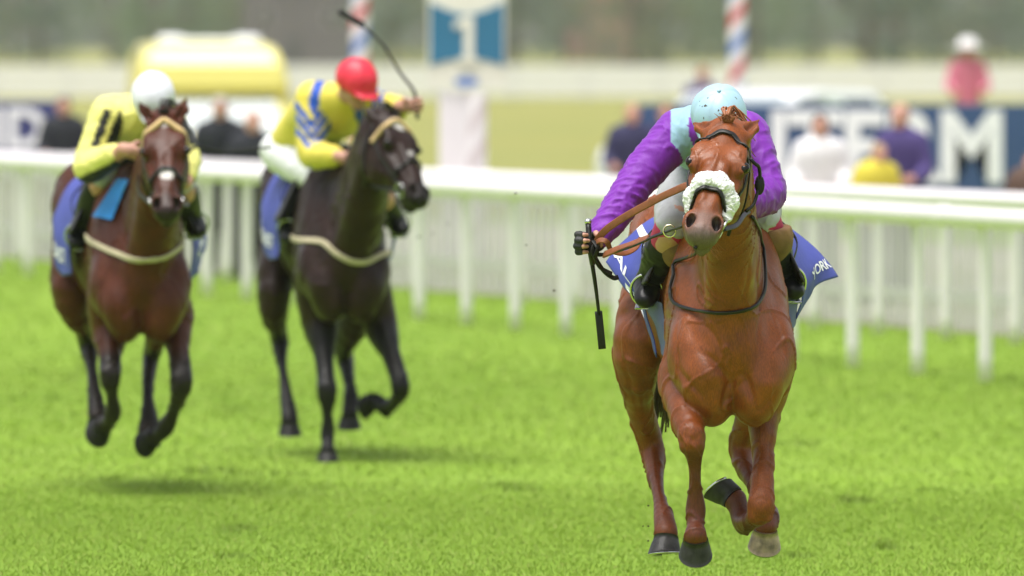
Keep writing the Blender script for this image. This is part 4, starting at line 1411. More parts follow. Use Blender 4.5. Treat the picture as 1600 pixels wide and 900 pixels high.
def saddlecloth(Hs, label, G, lines=(), thick=.004, text_mat=None, stripe=False):
    """G: control rows front to back, each from the left edge over the back to the right edge (body coordinates)"""
    T = Hs['T']
    GW = [[T(*p) for p in r] for r in G]
    S = patch(GW, 12, 12)
    nu, nv = S.shape[:2]
    uu, vv = np.meshgrid(np.linspace(0, 1, nu), np.linspace(0, 1, nv), indexing='ij')
    du = np.gradient(S, axis=0); dv = np.gradient(S, axis=1)
    Nn = np.cross(du, dv); Nn /= np.linalg.norm(Nn, axis=2, keepdims=True) + 1e-9
    if Nn[nu // 2, nv // 2, 2] < 0: Nn = -Nn
    edge = sstep(np.abs(uu - .5) * 2, .35, 1.0)
    wav = (np.sin(vv * 11 + 5 * uu) * .003 + np.sin(vv * 3 - 14 * uu) * .009) * edge + (vnoise(S.reshape(-1, 3) * 13, 5).reshape(nu, nv) - .5) * .016 * edge
    S = S + Nn * wav[..., None]
    root = empty('saddlecloth', T(0, .8, 1.6), label, 'saddlecloth')
    n = nu * nv
    V = np.vstack([S.reshape(-1, 3), (S - Nn * thick).reshape(-1, 3)])
    q = lambda i, j: i * nv + j
    Fc = [(q(i, j), q(i + 1, j), q(i + 1, j + 1), q(i, j + 1)) for i in range(nu - 1) for j in range(nv - 1)]
    F2 = [tuple(n + k for k in reversed(f)) for f in Fc]
    rim = []
    loop = [(i, 0) for i in range(nu)] + [(nu - 1, j) for j in range(1, nv)] + [(i, nv - 1) for i in range(nu - 2, -1, -1)] + [(0, j) for j in range(nv - 2, 0, -1)]
    for a, b in zip(loop, loop[1:] + loop[:1]):
        rim.append((q(*a), n + q(*a), n + q(*b), q(*b)))
    mesh_obj('cloth', V, Fc + F2 + rim, [M['blue_cloth'], M['pale_cloth']], root, midx=[0] * len(Fc) + [1] * len(F2) + [0] * len(rim))
    def ev(u, v, off_):
        a, b = np.clip(u, 0, 1) * (nu - 1), np.clip(v, 0, 1) * (nv - 1)
        i, j = np.minimum(a.astype(int), nu - 2), np.minimum(b.astype(int), nv - 2)
        fa, fb = (a - i)[:, None], (b - j)[:, None]
        def lerp(X): return X[i, j] * (1 - fa) * (1 - fb) + X[i + 1, j] * fa * (1 - fb) + X[i, j + 1] * (1 - fa) * fb + X[i + 1, j + 1] * fa * fb
        return lerp(S) + lerp(Nn) * off_
    for (body, u0, u1, v0, v1) in lines:
        TV, TF = text_mesh(body, 1.0, .02)
        lo, hi = TV.min(0), TV.max(0)
        a = (TV[:, 0] - lo[0]) / (hi[0] - lo[0]); b = (TV[:, 1] - lo[1]) / (hi[1] - lo[1])
        W = ev(u0 + (u1 - u0) * b, v0 + (v1 - v0) * a, .003)
        mesh_obj('lettering', W, TF, text_mat or M['white_print'], root, smooth=False)
    if stripe:
        for (u0, u1, v0, v1) in stripe:
            g = np.array([[u0 + (u1 - u0) * i / 10, v0 + (v1 - v0) * j / 4] for i in range(11) for j in range(5)])
            W = ev(g[:, 0], g[:, 1], .0025)
            mesh_obj('stripe', W, [(i * 5 + j, (i + 1) * 5 + j, (i + 1) * 5 + j + 1, i * 5 + j + 1) for i in range(10) for j in range(4)], M['white_print'], root)
    return root

def saddle(Hs, label, feet):
    T = Hs['T']
    root = empty('saddle', T(0, .7, 1.62), label, 'saddle')
    S = Sdf()
    S.chain([T(0, .42, 1.64), T(0, .62, 1.61), T(0, .85, 1.60), T(0, .95, 1.61)], [(.09, .03), (.12, .028), (.15, .03), (.13, .03)], Hs['side'], .02)
    for e in (-1, 1):
        S.seg(T(e * .15, .58, 1.58), T(e * .285, .55, 1.30), (.02, .12), (.012, .13), Hs['side'], .03)
    V, Q = S.mesh(.010)
    mesh_obj('seat', V, Q, M['black_leather'], root)
    for e, (ank, toe) in feet.items():
        f = ank * .45 + toe * .55
        d = nrm(toe - ank); s_ = nrm(np.cross(d, (0, 0, 1))); u = np.cross(s_, d)
        q = MB(); q.torus(f + u * .012, s_, u, .058, .065, .0055, 26, 8); q.box(f - u * .052, (.09, .045, .008), np.array([s_, d, u]).T, bev=.003)
        q.build('stirrup', M['steel'], root)
        q = MB(); a = f + u * .078; b = T(e * .17, .62, 1.56)
        q.tube(crom([a, a * .5 + b * .5 + np.array([e * .06, 0, 0]), b], 6), 1.0, 8, flat=(.012, .0025), up=(e, 0, 0)); q.build('stirrup_leather', M['black_leather'], root)
    return root

# ------------------------------------------------------------------ riders
def grip(S, wr, w, h, ps, r=.0088, k=.005, G=None):
    """hand closed round a rod along h; w: wrist to knuckles; fingers close towards ps*(h x w)"""
    h = nrm(h); w = np.asarray(w, float); w = nrm(w - h * np.dot(w, h)); p = ps * np.cross(h, w)
    c = wr + w * .05
    kn = c + w * .038
    for Z in ([S] if G is None else [S, G]):
        f = 0 if Z is S else .0035
        Z.seg(wr, kn, (.030 + f, .017 + f), (.040 + f, .014 + f), h, .012)
        Z.seg(wr - w * .02, wr + w * .02, .025 + f, .028 + f, h, .02)
    dirn = lambda th: math.cos(th) * w + math.sin(th) * p
    lens = [(.036, .023, .018), (.041, .027, .019), (.038, .025, .019), (.031, .020, .016)]
    for j in range(4):
        b = kn + h * (.030 - .0205 * j) - w * (.004 if j in (0, 3) else 0) - p * .004
        ang = [R(28 + 6 * j % 11), R(112), R(176 - 5 * j)]
        for i in range(3):
            e = b + dirn(ang[i]) * lens[j][i]
            S.seg(b, e, r * (1 - .06 * i), r * (.94 - .08 * i), h, k)
            if G is not None and i < 2:
                G.seg(b, b + (e - b) * (1 if i == 0 else .55), r + .0035, r + .003, h, k)
            b = e
    b = c - w * .03 + h * .022 + p * .012
    m_ = b + nrm(w * .6 + h * .45 + p * .75) * .034
    e = m_ + nrm(w * .55 + p * .55 - h * .15) * .03
    S.seg(b, m_, .0125, .0105, h, .01); S.seg(m_, e, .0105, .0085, h, k)
    if G is not None: G.seg(b, m_ * .8 + b * .2, .0155, .0135, h, .01)
    return kn + p * .022

def folds(V, N, segs, amp, fr=26):
    """irregular cloth creases running round the limbs"""
    best = np.full(len(V), 9.0); co = np.zeros((len(V), 3))
    for i, (p0, p1) in enumerate(segs):
        d, t = segdist(V, p0, p1)
        ax = np.asarray(p1, float) - p0; L = np.linalg.norm(ax); ax = ax / L
        u = nrm(np.cross(ax, (.3, 1, .2))); v = np.cross(ax, u)
        an = np.arctan2((V - p0) @ v, (V - p0) @ u)
        m = d < best
        best = np.where(m, d, best)
        co = np.where(m[:, None], np.stack([t * L * fr + 1.1 * np.sin(an + i), an * .9 + 9, np.full(len(V), 7.3 * i)], 1), co)
    co = co + .9 * np.stack([vnoise(V * 9, 12), vnoise(V * 9, 15), vnoise(V * 9, 16)], 1)
    n1 = 1 - np.abs(2 * vnoise(co, 31) - 1); n2 = 1 - np.abs(2 * vnoise(co * 2.1, 32) - 1)
    r = n1 ** 3 + .45 * n2 ** 3
    return V + N * (amp * (r - .5) * (.5 + vnoise(V * 6, 14)))[:, None]

def jockey(J):
    D, h = J['D'], J['h']
    A = lambda q: at(q[0], q[1], D + q[2])
    g = {k: A(J[k]) for k in ('head', 'shL', 'shR', 'elL', 'elR', 'wrL', 'wrR', 'hip', 'knL', 'knR', 'anL', 'anR', 'toL', 'toR')}
    root = empty('person', g['hip'], J['label'], 'person')
    sc_ = (g['shL'] + g['shR']) / 2
    sv = nrm(g['shR'] - g['shL']); sv2 = nrm(sv * np.array([1, .4, .3]))
    waist = g['hip'] * .55 + sc_ * .45 + np.array([0, 0, .05])
    chest = g['hip'] * .22 + sc_ * .78 + np.array([0, 0, .01])
    hipL, hipR = g['hip'] - sv2 * .10, g['hip'] + sv2 * .10
    f = nrm(J['face']); u = np.asarray(J['up'], float); u = nrm(u - f * np.dot(u, f)); s_ = np.cross(f, u)
    c = g['head']
    def body_prims(S, x):
        S.chain([g['hip'], waist, chest, sc_ + np.array([0, -.02, 0])], [(.15 + x, .11 + x), (.125 + x, .09 + x), (.15 + x, .10 + x), (.10 + x, .065 + x)], sv, .02, 4)
    S = Sdf()
    body_prims(S, -.005)
    S.seg(sc_ * .8 + c * .2, c - f * .02 - u * .05, .055, .05, sv, .03)
    S.ell(c + u * .015, (.070, .088, .092), s_, f, .02)
    S.ell(c + f * .035 - u * .055, (.052, .052, .060), s_, f, .03)
    S.ell(c + f * .062 - u * .098, (.022, .02, .02), s_, f, .02)
    S.seg(c + f * .083 + u * .0, c + f * .102 - u * .035, .009, .014, s_, .012)
    S.ell(c + f * .098 - u * .04, (.018, .010, .009), s_, f, .008)
    for e in (-1, 1):
        S.ell(c + f * .080 + s_ * e * .031 + u * .022, (.024, .010, .008), s_, f, .012)
        S.ell(c + f * .060 + s_ * e * .042 - u * .03, (.02, .02, .02), s_, f, .02)
        S.ell(c - f * .005 + s_ * e * .073 - u * .02, (.010, .018, .030), s_, f, .008)
    for e in (-1, 1):
        S.ell(c + f * .088 + s_ * e * .031 + u * .002, (.015, .008, .009), s_, f, .006, sub=True)
    S.seg(c + f * .090 - s_ * .020 - u * .068, c + f * .090 + s_ * .020 - u * .068, .0035, .0035, s_, .005, sub=True)
    S.ell(c + f * .087 - u * .061, (.018, .007, .005), s_, f, .005); S.ell(c + f * .084 - u * .075, (.016, .008, .006), s_, f, .005)
    Gs = []
    for sd_ in ('L', 'R'):
        G = Sdf(); Gs.append(G)
        S.chain([g['sh' + sd_], g['el' + sd_], g['wr' + sd_]], [.050, .040, .027], sv, .03, 5)
        w, hh, ps = J['hand' + sd_]
        g['grip' + sd_] = grip(S, g['wr' + sd_], w, hh, ps, G=G if J['gloves'] else None)
        hp_ = hipL if sd_ == 'L' else hipR
        S.chain([hp_, (hp_ + g['kn' + sd_]) / 2, g['kn' + sd_], (g['kn' + sd_] + g['an' + sd_]) / 2, g['an' + sd_]], [.078, .07, .05, .046, .033], sv, .03, 4)
        S.seg(g['an' + sd_], g['an' + sd_] * .3 + g['to' + sd_] * .7, .030, .020, sv, .02)
    V, Q = S.mesh(J.get('hb', h))
    mesh_obj('body', V, Q, M['skin'], root)
    if J['gloves']:
        for G in Gs:
            V, Q = G.mesh(J.get('hb', h)); mesh_obj('glove', V, Q, M['glove'], root)
    for e in (-1, 1):
        q = MB(); q.ball(c + f * .078 + s_ * e * .031 + u * .003, .0125, 12, 8); q.build('eye', M['eye_white'], root)
        q = MB(); q.ball(c + f * .086 + s_ * e * .031 + u * .002, .006, 10, 6); q.build('iris', M['eye'], root)
    # silks
    S = Sdf()
    wa = g['hip'] * .88 + waist * .12
    S.chain([wa, waist, chest, sc_ + np.array([0, -.02, 0])], [(.165, .125), (.155, .115), (.178, .125), (.12, .085)], sv, .02, 4)
    S.seg(sc_, sc_ * .55 + (c - f * .02 - u * .05) * .45, .075, .062, sv, .03)
    for sd_ in ('L', 'R'):
        S.ell(g['sh' + sd_], (.075, .08, .075), sv, (0, 1, 0), .05)
        a, b, w_ = g['sh' + sd_], g['el' + sd_], g['wr' + sd_]
        end = w_ + (b - w_) * J['cuff' + sd_]
        S.chain([a, a * .5 + b * .5, b, b * .5 + end * .5, end], [.072, .066, .060, .052, .038], sv, .03, 4)
    V, Q = S.mesh(h)
    N = vnormals(V, Q)
    segs = [(g['shL'], g['elL']), (g['elL'], g['wrL']), (g['shR'], g['elR']), (g['elR'], g['wrR']), (g['hip'], sc_)]
    V = folds(V, N, segs, .0068)
    col = J['colour'](V, N, g, sc_, waist)
    mesh_obj('silks', V, Q, M['silk'], root, colors=col)
    # breeches
    S = Sdf()
    S.ell(g['hip'], (.17, .13, .13), sv, (0, 1, 0), .03)
    S.chain([g['hip'], waist], [(.15, .12), (.13, .10)], sv, .02)
    for sd_, hp_ in (('L', hipL), ('R', hipR)):
        kn = g['kn' + sd_]
        S.chain([hp_, (hp_ + kn) / 2, kn], [.100, .085, .064], sv, .03, 4)
    V, Q = S.mesh(h); V = folds(V, vnormals(V, Q), [(hipL, g['knL']), (hipR, g['knR'])], .006)
    mesh_obj('breeches', V, Q, J['breeches'], root)
    # legs below the knee
    for sd_ in ('L', 'R'):
        kn, an, to = g['kn' + sd_], g['an' + sd_], g['to' + sd_]
        d = nrm(an - kn)
        if J.get('band'):
            S = Sdf(); S.chain([kn + d * .018, kn + d * .095], [.069, .066], sv, .01, 1)
            V, Q = S.mesh(h); mesh_obj('knee_band', V, Q, J['band'], root)
        S = Sdf()
        top = kn + d * (.10 if J.get('boot_top') else .05)
        S.chain([top, (kn + an) / 2, kn * .15 + an * .85, an], [.066, .062, .047, .046], sv, .02, 4)
        S.chain([an, an * .5 + to * .5, to], [.045, (.040, .034), (.034, .024)], sv, .02, 4)
        hl = an - nrm(to - an) * .03 + d * .02
        S.seg(an, hl, .04, .03, sv, .02)
        V, Q = S.mesh(h); V = folds(V, vnormals(V, Q), [(kn, an)], .004, 25)
        b = mesh_obj('boot', V, Q, J['boot'], root)
        if J.get('boot_top'):
            fl = J['flare' + sd_]
            t0 = kn + d * .078 + np.asarray(fl[0]); t1 = kn + d * .18 + np.asarray(fl[1])
            S = Sdf(); S.chain([t0, t0 * .5 + t1 * .5, t1], [fl[2], fl[3], fl[4]], sv, .008, 4)
            ct = nrm(-d * .3 + np.array([0, 0, 1]))
            V, Q = S.mesh(h, cut=[(t0 + ct * fl[5], ct)])
            V = folds(V, vnormals(V, Q), [(t0, t1)], .004, 12)
            mesh_obj('boot_top', V, Q, J['boot_top'], b)
    # cap, goggles
    S = Sdf()
    cc = c + u * .022
    S.ell(cc, (.102, .122, .108), s_, f, .02)
    S.ell(cc + f * .115 - u * .035, (.072, .055, .010), s_, f, .03)
    V, Q = S.mesh(h, cut=[(c - u * .022, -u)])
    N = vnormals(V, Q)
    rad = V - cc; az = np.arctan2(rad @ f, rad @ s_)
    crease = np.abs(np.sin(az * 3 + 1.2 * vnoise(V * 9, 3))) ** 10
    V = V + N * (-.003 * crease + .005 * (vnoise(V * 14, 21) - .5))[:, None]
    cap = mesh_obj('cap', V, Q, J['cap'], root)
    q = MB(); q.ball(cc + u * .108, (.008, .008, .006), 10, 6); q.build('cap_button', J['cap'], cap)
    S = Sdf()
    S.ell(c + f * .074 + u * .008, (.070, .022, .026), s_, f, .01)
    S.seg(c + s_ * .076 + f * .05 + u * .005, c + s_ * .088 - f * .05 + u * .01, (.006, .012), (.006, .012), s_, .006)
    S.seg(c - s_ * .076 + f * .05 + u * .005, c - s_ * .088 - f * .05 + u * .01, (.006, .012), (.006, .012), s_, .006)
    V, Q = S.mesh(.006 if h < .01 else .01); mesh_obj('goggles', V, Q, M['dark_glass'], root)
    g['A'] = A; g['root'] = root
    return g

def speckle(m, scale, thr, col):
    n, l = m.node_tree.nodes, m.node_tree.links
    b = n['Principled BSDF']
    src = b.inputs['Base Color'].links[0].from_socket
    tc = n.new('ShaderNodeTexCoord'); v = n.new('ShaderNodeTexNoise'); v.inputs['Scale'].default_value = scale; v.inputs['Detail'].default_value = 1
    l.new(tc.outputs['Object'], v.inputs['Vector'])
    r = n.new('ShaderNodeMapRange'); r.inputs['From Min'].default_value = thr; r.inputs['From Max'].default_value = thr + .03
    l.new(v.outputs['Fac'], r.inputs['Value'])
    mx = n.new('ShaderNodeMixRGB'); mx.inputs[2].default_value = (*col, 1)
    l.new(r.outputs[0], mx.inputs[0]); l.new(src, mx.inputs[1]); l.new(mx.outputs[0], b.inputs['Base Color'])
M['cap_blue'] = pmat('pale_blue_cap', (.37, .56, .69), .4, var=.04, nscale=5, bump=.12, bscale=22)
speckle(M['cap_blue'], 60, .70, (.07, .07, .06))
M['cap_red'] = pmat('red_cap', (.72, .025, .055), .45, var=.06, bump=.1, bscale=30)
M['cap_white'] = pmat('white_cap', (.74, .73, .82), .5, var=.04, bump=.12, bscale=30)
M['breeches_grey'] = pmat('pale_grey_breeches', (.40, .40, .42), .6, var=.16, nscale=9, bump=.4, bscale=24)

PURPLE, PALE = np.array([.185, .021, .36]), np.array([.29, .48, .59])
def silk_purple(V, N, g, sc_, waist):
    col = np.tile(PALE, (len(V), 1))
    m = np.zeros(len(V))
    for s in ('L', 'R'):
        d1, t1 = segdist(V, g['sh' + s] + (g['el' + s] - g['sh' + s]) * -.05, g['el' + s])
        d2, t2 = segdist(V, g['el' + s], g['wr' + s])
        dc, tc = segdist(V, sc_, g['hip'])
        ins = (V - g['sh' + s]) @ nrm(g['sh' + s] - sc_)
        m = np.maximum(m, np.where((np.minimum(d1, d2) < .11) & ((ins > (.035 if s == 'L' else -.04)) | (t1 > .42) | (d2 < .1)) & (np.minimum(d1, d2) < dc), 1, 0))
    d, t = segdist(V, sc_, g['head'])
    m = np.maximum(m, (t > .16) & (d < .10))
    return np.where(m[:, None] > .5, PURPLE, col)

YEL, BLU = np.array([.72, .60, .09]), np.array([.018, .085, .48])
def silk_yellow_blue(V, N, g, sc_, waist):
    col = np.tile(YEL, (len(V), 1))
    b = np.zeros(len(V), bool)
    for s in ('L', 'R'):
        d1, t1 = segdist(V, g['sh' + s], g['el' + s]); d2, t2 = segdist(V, g['el' + s], g['wr' + s])
        # chevrons down the sleeve
        w = np.abs((V - g['sh' + s]) @ nrm(np.cross(g['el' + s] - g['sh' + s], (0, 1, 0)))) * 1.6
        for c0 in (.42, .62, .84):
            b |= (d1 < .095) & (d1 < d2 + .03) & (np.abs(t1 * .30 + w - c0 * .30 - .05) < .023)
    # braces over the shoulders
    for s in ('L', 'R'):
        k = (V - sc_) @ nrm(g['shR'] - g['shL'])
        e = -1 if s == 'L' else 1
        d, t = segdist(V, sc_, g['hip'])
        da, ta = segdist(V, g['sh' + s], g['el' + s])
        b |= (np.abs(k - e * .115) < .026) & ((d < .17) | (ta < .05)) & (np.minimum(da, 9) > .0) & (t < .5)
    col[b] = BLU
    return col

YB, BLK = np.array([.80, .75, .22]), np.array([.012, .012, .012])
def silk_yellow_black(V, N, g, sc_, waist):
    col = np.tile(YB, (len(V), 1)); b = np.zeros(len(V), bool)
    for s in ('L', 'R'):
        sh, el, wr = g['sh' + s], g['el' + s], g['wr' + s]
        d1, t1 = segdist(V, sh, el); d2, t2 = segdist(V, el, wr)
        ax = nrm(el - sh); side = nrm(np.cross(ax, (0, 1, 0)))
        k = (V - sh) @ side
        b |= (d1 < .10) & (d1 <= d2) & (t1 > .04) & (t1 < .97) & (np.abs(k + .004) < .020)
        b |= (d1 < .12) & (t1 > .02) & (t1 < .95) & (np.abs(k - .062) < .022)
        # black underside of the forearm
        dn = (V - el) @ nrm(np.cross(nrm(wr - el), (0, 1, 0)))
        b |= (d2 < .09) & (d2 < d1 + .02) & (np.abs(dn) > .025) & (V[:, 2] < (el[2] + t2 * (wr[2] - el[2])) - .006)
    col[b] = BLK
    return col

# ---- chestnut horse and rider in purple (in front)
D1 = F / 435.0
Hs1 = horse(dict(
    D=D1, x0=.795, yaw=-.054, drop=.15, h=.0068, label='chestnut horse galloping in front with thick white sheepskin noseband',
    col=(.195, .048, .008), legcol=(.095, .022, .008), legdark=.55, muz=.92, muzcol=(.115, .085, .075),
    neck=[(1139, 420, .10, .112, .25), (1138, 322, -.15, .092, .18), (1136, 240, -.33, .078, .13)],
    poll=(1134, 224, -.40), muzzle=(1097, 368, -.82), face_n=(-.04, -1, .65), ears=[(1084, 192, -.30), (1186, 187, -.32)],
    hair=M['hair_red'], tail=(-.08, -.115, .63), white=[],
    relief=[([(1139, 480), (1142, 561), (1141, 596)], .016, .011), ([(1141, 596), (1131, 630), (1121, 658)], .014, .010),
            ([(1141, 597), (1125, 575), (1112, 562), (1095, 550)], .013, .009), ([(1141, 597), (1156, 585), (1167, 595), (1180, 630)], .013, .009),
            ([(1160, 575), (1171, 606), (1184, 642), (1198, 631), (1211, 612)], .013, .010), ([(1058, 576), (1084, 605), (1100, 626)], .014, .010),
            ([(1187, 470), (1184, 520), (1189, 560)], .011, .006), ([(1085, 488), (1112, 520), (1131, 560)], .013, .007), ([(1203, 480), (1220, 522), (1227, 565)], .011, .006),
            ([(1103, 405), (1117, 450), (1133, 490)], .011, .006), ([(1174, 395), (1166, 450), (1150, 495)], .011, .006), ([(1060, 500), (1056, 540), (1062, 575)], .013, .006),
            ([(1200, 604)], .035, -.010), ([(1110, 588)], .045, -.012), ([(1152, 612)], .035, -.010), ([(1078, 540)], .05, -.008), ([(1195, 540)], .05, -.008),
            ([(1146, 238), (1158, 244), (1168, 254)], .007, .004), ([(1108, 230), (1096, 238), (1086, 248)], .007, .004), ([(1125, 225), (1121, 250), (1115, 275)], .02, -.003),
            ([(1090, 318), (1088, 332), (1086, 345)], .006, .003), ([(1120, 320), (1119, 333), (1118, 345)], .006, .003), ([(1104, 350), (1102, 365), (1101, 378)], .007, .003),
            ([(1079, 700), (1080, 740), (1079, 780)], .005, .003), ([(1093, 700), (1093, 740), (1094, 780)], .005, .003), ([(1070, 672), (1082, 690), (1094, 676)], .008, .003),
            ([(1022, 690), (1028, 720), (1026, 760)], .006, .004), ([(1185, 660), (1184, 710), (1180, 760)], .009, .005), ([(1206, 660), (1203, 710), (1198, 760)], .009, .004),
            ([(1176, 785), (1190, 778), (1202, 786)], .007, .003), ([(975, 560), (985, 600), (1000, 650)], .012, .007), ([(1000, 560), (1008, 600), (1012, 650)], .012, .006), ([(960, 450), (975, 490), (1000, 520)], .02, .008)],
    legs=[
        dict(kind='fore', s=-1, knee=1, fet=4, dark=1, pts=[(1063, 606, .20, .070, .085), (1081, 684, -.10, .047, .047), (1085, 722, -.07, .024, .026), (1086, 758, -.05, .0195, .024), (1087, 794, -.03, .031, .034), (1087, 820, -.05, .026, .028), (1087, 838, -.09, .040, .042)],
             down=(0, .62, -.78), toe=(0, -.78, -.62)),
        dict(kind='fore', s=1, knee=2, fet=4, dark=2, pts=[(1193, 632, .24, .060, .09), (1193, 705, .15, .040, .055), (1188, 793, .0, .047, .05), (1176, 810, .14, .028, .028), (1163, 815, .27, .036, .036), (1153, 792, .31, .031, .031), (1148, 781, .325, .040, .038)],
             down=(-.5, .35, .75), toe=(-.75, .1, -.4)),
        dict(kind='hind', s=-1, fet=4, dark=2, pts=[(1000, 532, 1.05, .095, .13), (997, 615, 1.20, .056, .085), (1018, 700, 1.30, .047, .058), (1028, 768, 1.10, .0215, .030), (1037, 808, .97, .035, .037), (1041, 834, .89, .040, .040)],
             down=(.05, -.15, -1), toe=(-.45, -.9, -.1)),
        dict(kind='hind', s=1, fet=4, dark=2, pts=[(1196, 540, 1.05, .10, .13), (1172, 640, 1.20, .052, .08), (1158, 702, 1.28, .045, .055), (1178, 762, 1.10, .0215, .030), (1202, 802, .96, .035, .036), (1196, 824, .87, .040, .040)],
             down=(-.05, .5, -.85), toe=(0, -.85, -.5), hoof='hoof_pale'),
    ]))
T1, A1 = Hs1['T'], Hs1['A']
b1, rings1 = bridle(Hs1, 'black bridle with white sheepskin noseband on the chestnut horse', M['black_leather'], fleece_nose=M['fleece'])
# small black eye shield hanging at the right cheek
q = MB(); q.ball(A1(1187, 289, -.45), (.018, .012, .036), 14, 8); q.tube(crom([A1(1172, 248, -.50), A1(1180, 256, -.50), A1(1186, 262, -.48), A1(1187, 285, -.45), A1(1178, 318, -.47), A1(1166, 330, -.50)], 4), .0065, 8)
q.build('cheek_shield', M['black_leather'], b1)
breast_girth(Hs1, [(1088, 384), (1070, 406), (1056, 430), (1050, 458), (1063, 479), (1110, 487), (1160, 484), (1186, 466), (1193, 440), (1191, 405), (1188, 380), (1182, 356), (1172, 338)],
             'thin black neck strap looped over the chestnut horse\'s chest', w=.0062, mat=M['black_leather'], name='neck_strap')
j1 = jockey(dict(
    D=D1, h=.0065, hb=.0042, label='person in purple and pale blue silks with pale blue cap riding the chestnut horse',
    head=(1123, 187, .06), face=(0, -.8, -.6), up=(0, -.5, .85),
    shL=(1062, 205, .24), shR=(1166, 209, .24), elL=(1003, 272, .16), elR=(1198, 302, .10), wrL=(929, 380, -.03), wrR=(1160, 322, -.12),
    handL=((-.62, -.75, -.3), (.04, 0, 1), 1), handR=((-.6, -.6, -.2), (.3, -.3, 1), -1), gloves=True, cuffL=.07, cuffR=.0,
    hip=(1122, 268, .78), knL=(1053, 354, .34), knR=(1190, 343, .34), anL=(1014, 445, .62), anR=(1226, 440, .60), toL=(1008, 470, .50), toR=(1241, 456, .48),
    colour=silk_purple, cap=M['cap_blue'], breeches=M['breeches_grey'], band=M['magenta'], boot=M['black_boot'], boot_top=M['tan_leather'],
    flareL=((.04, -.02, -.015), (.065, -.06, .0), .064, .070, .05, .035), flareR=((.012, -.02, -.012), (-.022, -.05, .01), (.085), (.078), .05, .035)))
saddle(Hs1, 'black saddle under the rider in purple, steel stirrups', {-1: (j1['anL'], j1['toL']), 1: (j1['anR'], j1['toR'])})
cloth1 = saddlecloth(Hs1, 'royal blue saddlecloth with white lettering on the chestnut horse', [
    [(-.235, .58, 1.03), (-.285, .58, 1.25), (-.20, .58, 1.52), (0, .58, 1.635), (.20, .58, 1.52), (.285, .58, 1.30), (.29, .58, 1.17)],
    [(-.285, .80, 1.19), (-.305, .80, 1.32), (-.215, .80, 1.50), (0, .80, 1.60), (.215, .80, 1.50), (.335, .80, 1.36), (.36, .80, 1.26)],
    [(-.395, 1.02, 1.325), (-.33, 1.02, 1.40), (-.22, 1.02, 1.49), (0, 1.02, 1.575), (.22, 1.02, 1.49), (.39, 1.0, 1.37), (.455, 1.0, 1.27)]],
    lines=[('AL B', .080, .130, .96, .30), ('ES', .018, .055, .66, .30), ('YORK', .935, .875, .36, .97)],
    stripe=[(.255, .285, .2, .98)])
def cloth_strip(name, rows, mat, parent):
    S_ = patch(rows, 5, 6)
    n_, m_ = S_.shape[:2]
    S_ = S_ + ((vnoise(S_.reshape(-1, 3) * 16, 9).reshape(n_, m_) - .5) * .03)[..., None] * np.array([.6, -.8, .2])
    V_ = np.vstack([S_.reshape(-1, 3), S_.reshape(-1, 3) + [0, .005, 0]]); k_ = n_ * m_
    F_ = [(i * m_ + j, (i + 1) * m_ + j, (i + 1) * m_ + j + 1, i * m_ + j + 1) for i in range(n_ - 1) for j in range(m_ - 1)]
    return mesh_obj(name, V_, F_ + [tuple(k_ + a for a in reversed(f)) for f in F_], mat, parent)
cloth_strip('lining', [[A1(1236, 428, .52), A1(1246, 436, .56), A1(1252, 446, .6)], [A1(1230, 462, .52), A1(1241, 470, .54), A1(1246, 482, .6)], [A1(1222, 494, .5), A1(1236, 500, .54), A1(1246, 494, .6)], [A1(1228, 512, .52), A1(1235, 516, .55), A1(1243, 508, .6)]], M['pale_cloth'], cloth1)
cloth_strip('lining', [[A1(1008, 468, .56), A1(1020, 470, .52), A1(1032, 474, .50)], [A1(1016, 494, .56), A1(1026, 500, .52), A1(1036, 504, .50)], [A1(1028, 522, .56), A1(1034, 526, .52), A1(1041, 530, .50)], [A1(1036, 552, .56), A1(1040, 556, .53), A1(1044, 560, .50)]], M['pale_cloth'], cloth1)
# reins: long brown rubber pieces gathered in the hand at the left of the photo
rr_ = empty('reins', A1(960, 380, -.2), 'brown and black leather reins gathered in the gloved hand', 'reins')
q = MB(); q.tube(crom([A1(927, 392, -.10), A1(940, 366, -.14), A1(968, 344, -.20), A1(1010, 320, -.30), A1(1050, 300, -.38), A1(1085, 288, -.42), A1(1120, 300, -.40)], 5), 1.0, 8, flat=(.0135, .004), up=(.25, -1, .35)); q.build('rubber_rein', M['brown_leather'], rr_)
q = MB(); q.tube(crom([A1(944, 398, -.16), A1(968, 388, -.26), A1(990, 380, -.36), A1(1012, 372, -.45)], 5), 1.0, 8, flat=(.0135, .0045), up=(.25, -1, .35)); q.build('rubber_rein', M['brown_leather'], rr_)
q = MB(); q.tube(crom([A1(926, 398, -.08), A1(950, 397, -.165), A1(985, 386, -.34), A1(1020, 370, -.48), A1(1046, 361, -.58), rings1[0]], 5), 1.0, 8, flat=(.011, .004), up=(.2, -.8, .55)); q.build('rein', M['black_leather'], rr_)
q = MB(); q.tube(crom([A1(925, 388, -.09), A1(936, 376, -.15), A1(948, 378, -.16), A1(956, 392, -.12), A1(975, 396, -.08), A1(992, 388, -.02), A1(1002, 372, .04)], 5), 1.0, 8, flat=(.010, .003), up=(0, -.9, .4)); q.build('rein_loop', M['brown_leather'], rr_)
q = MB(); q.tube(crom([A1(932, 378, -.13), A1(926, 392, -.14), A1(932, 406, -.13), A1(944, 424, -.10), A1(958, 434, -.08), A1(966, 433, -.07)], 5), 1.0, 8, flat=(.009, .003), up=(.5, -.8, .4)); q.build('rein_end', M['black_leather'], rr_)
q = MB(); q.tube(crom([A1(926, 376, -.13), A1(934, 388, -.15), A1(930, 402, -.14), A1(938, 418, -.11), A1(956, 428, -.09)], 5), 1.0, 8, flat=(.008, .003), up=(.5, -.8, .4)); q.build('rein_end', M['black_leather'], rr_)
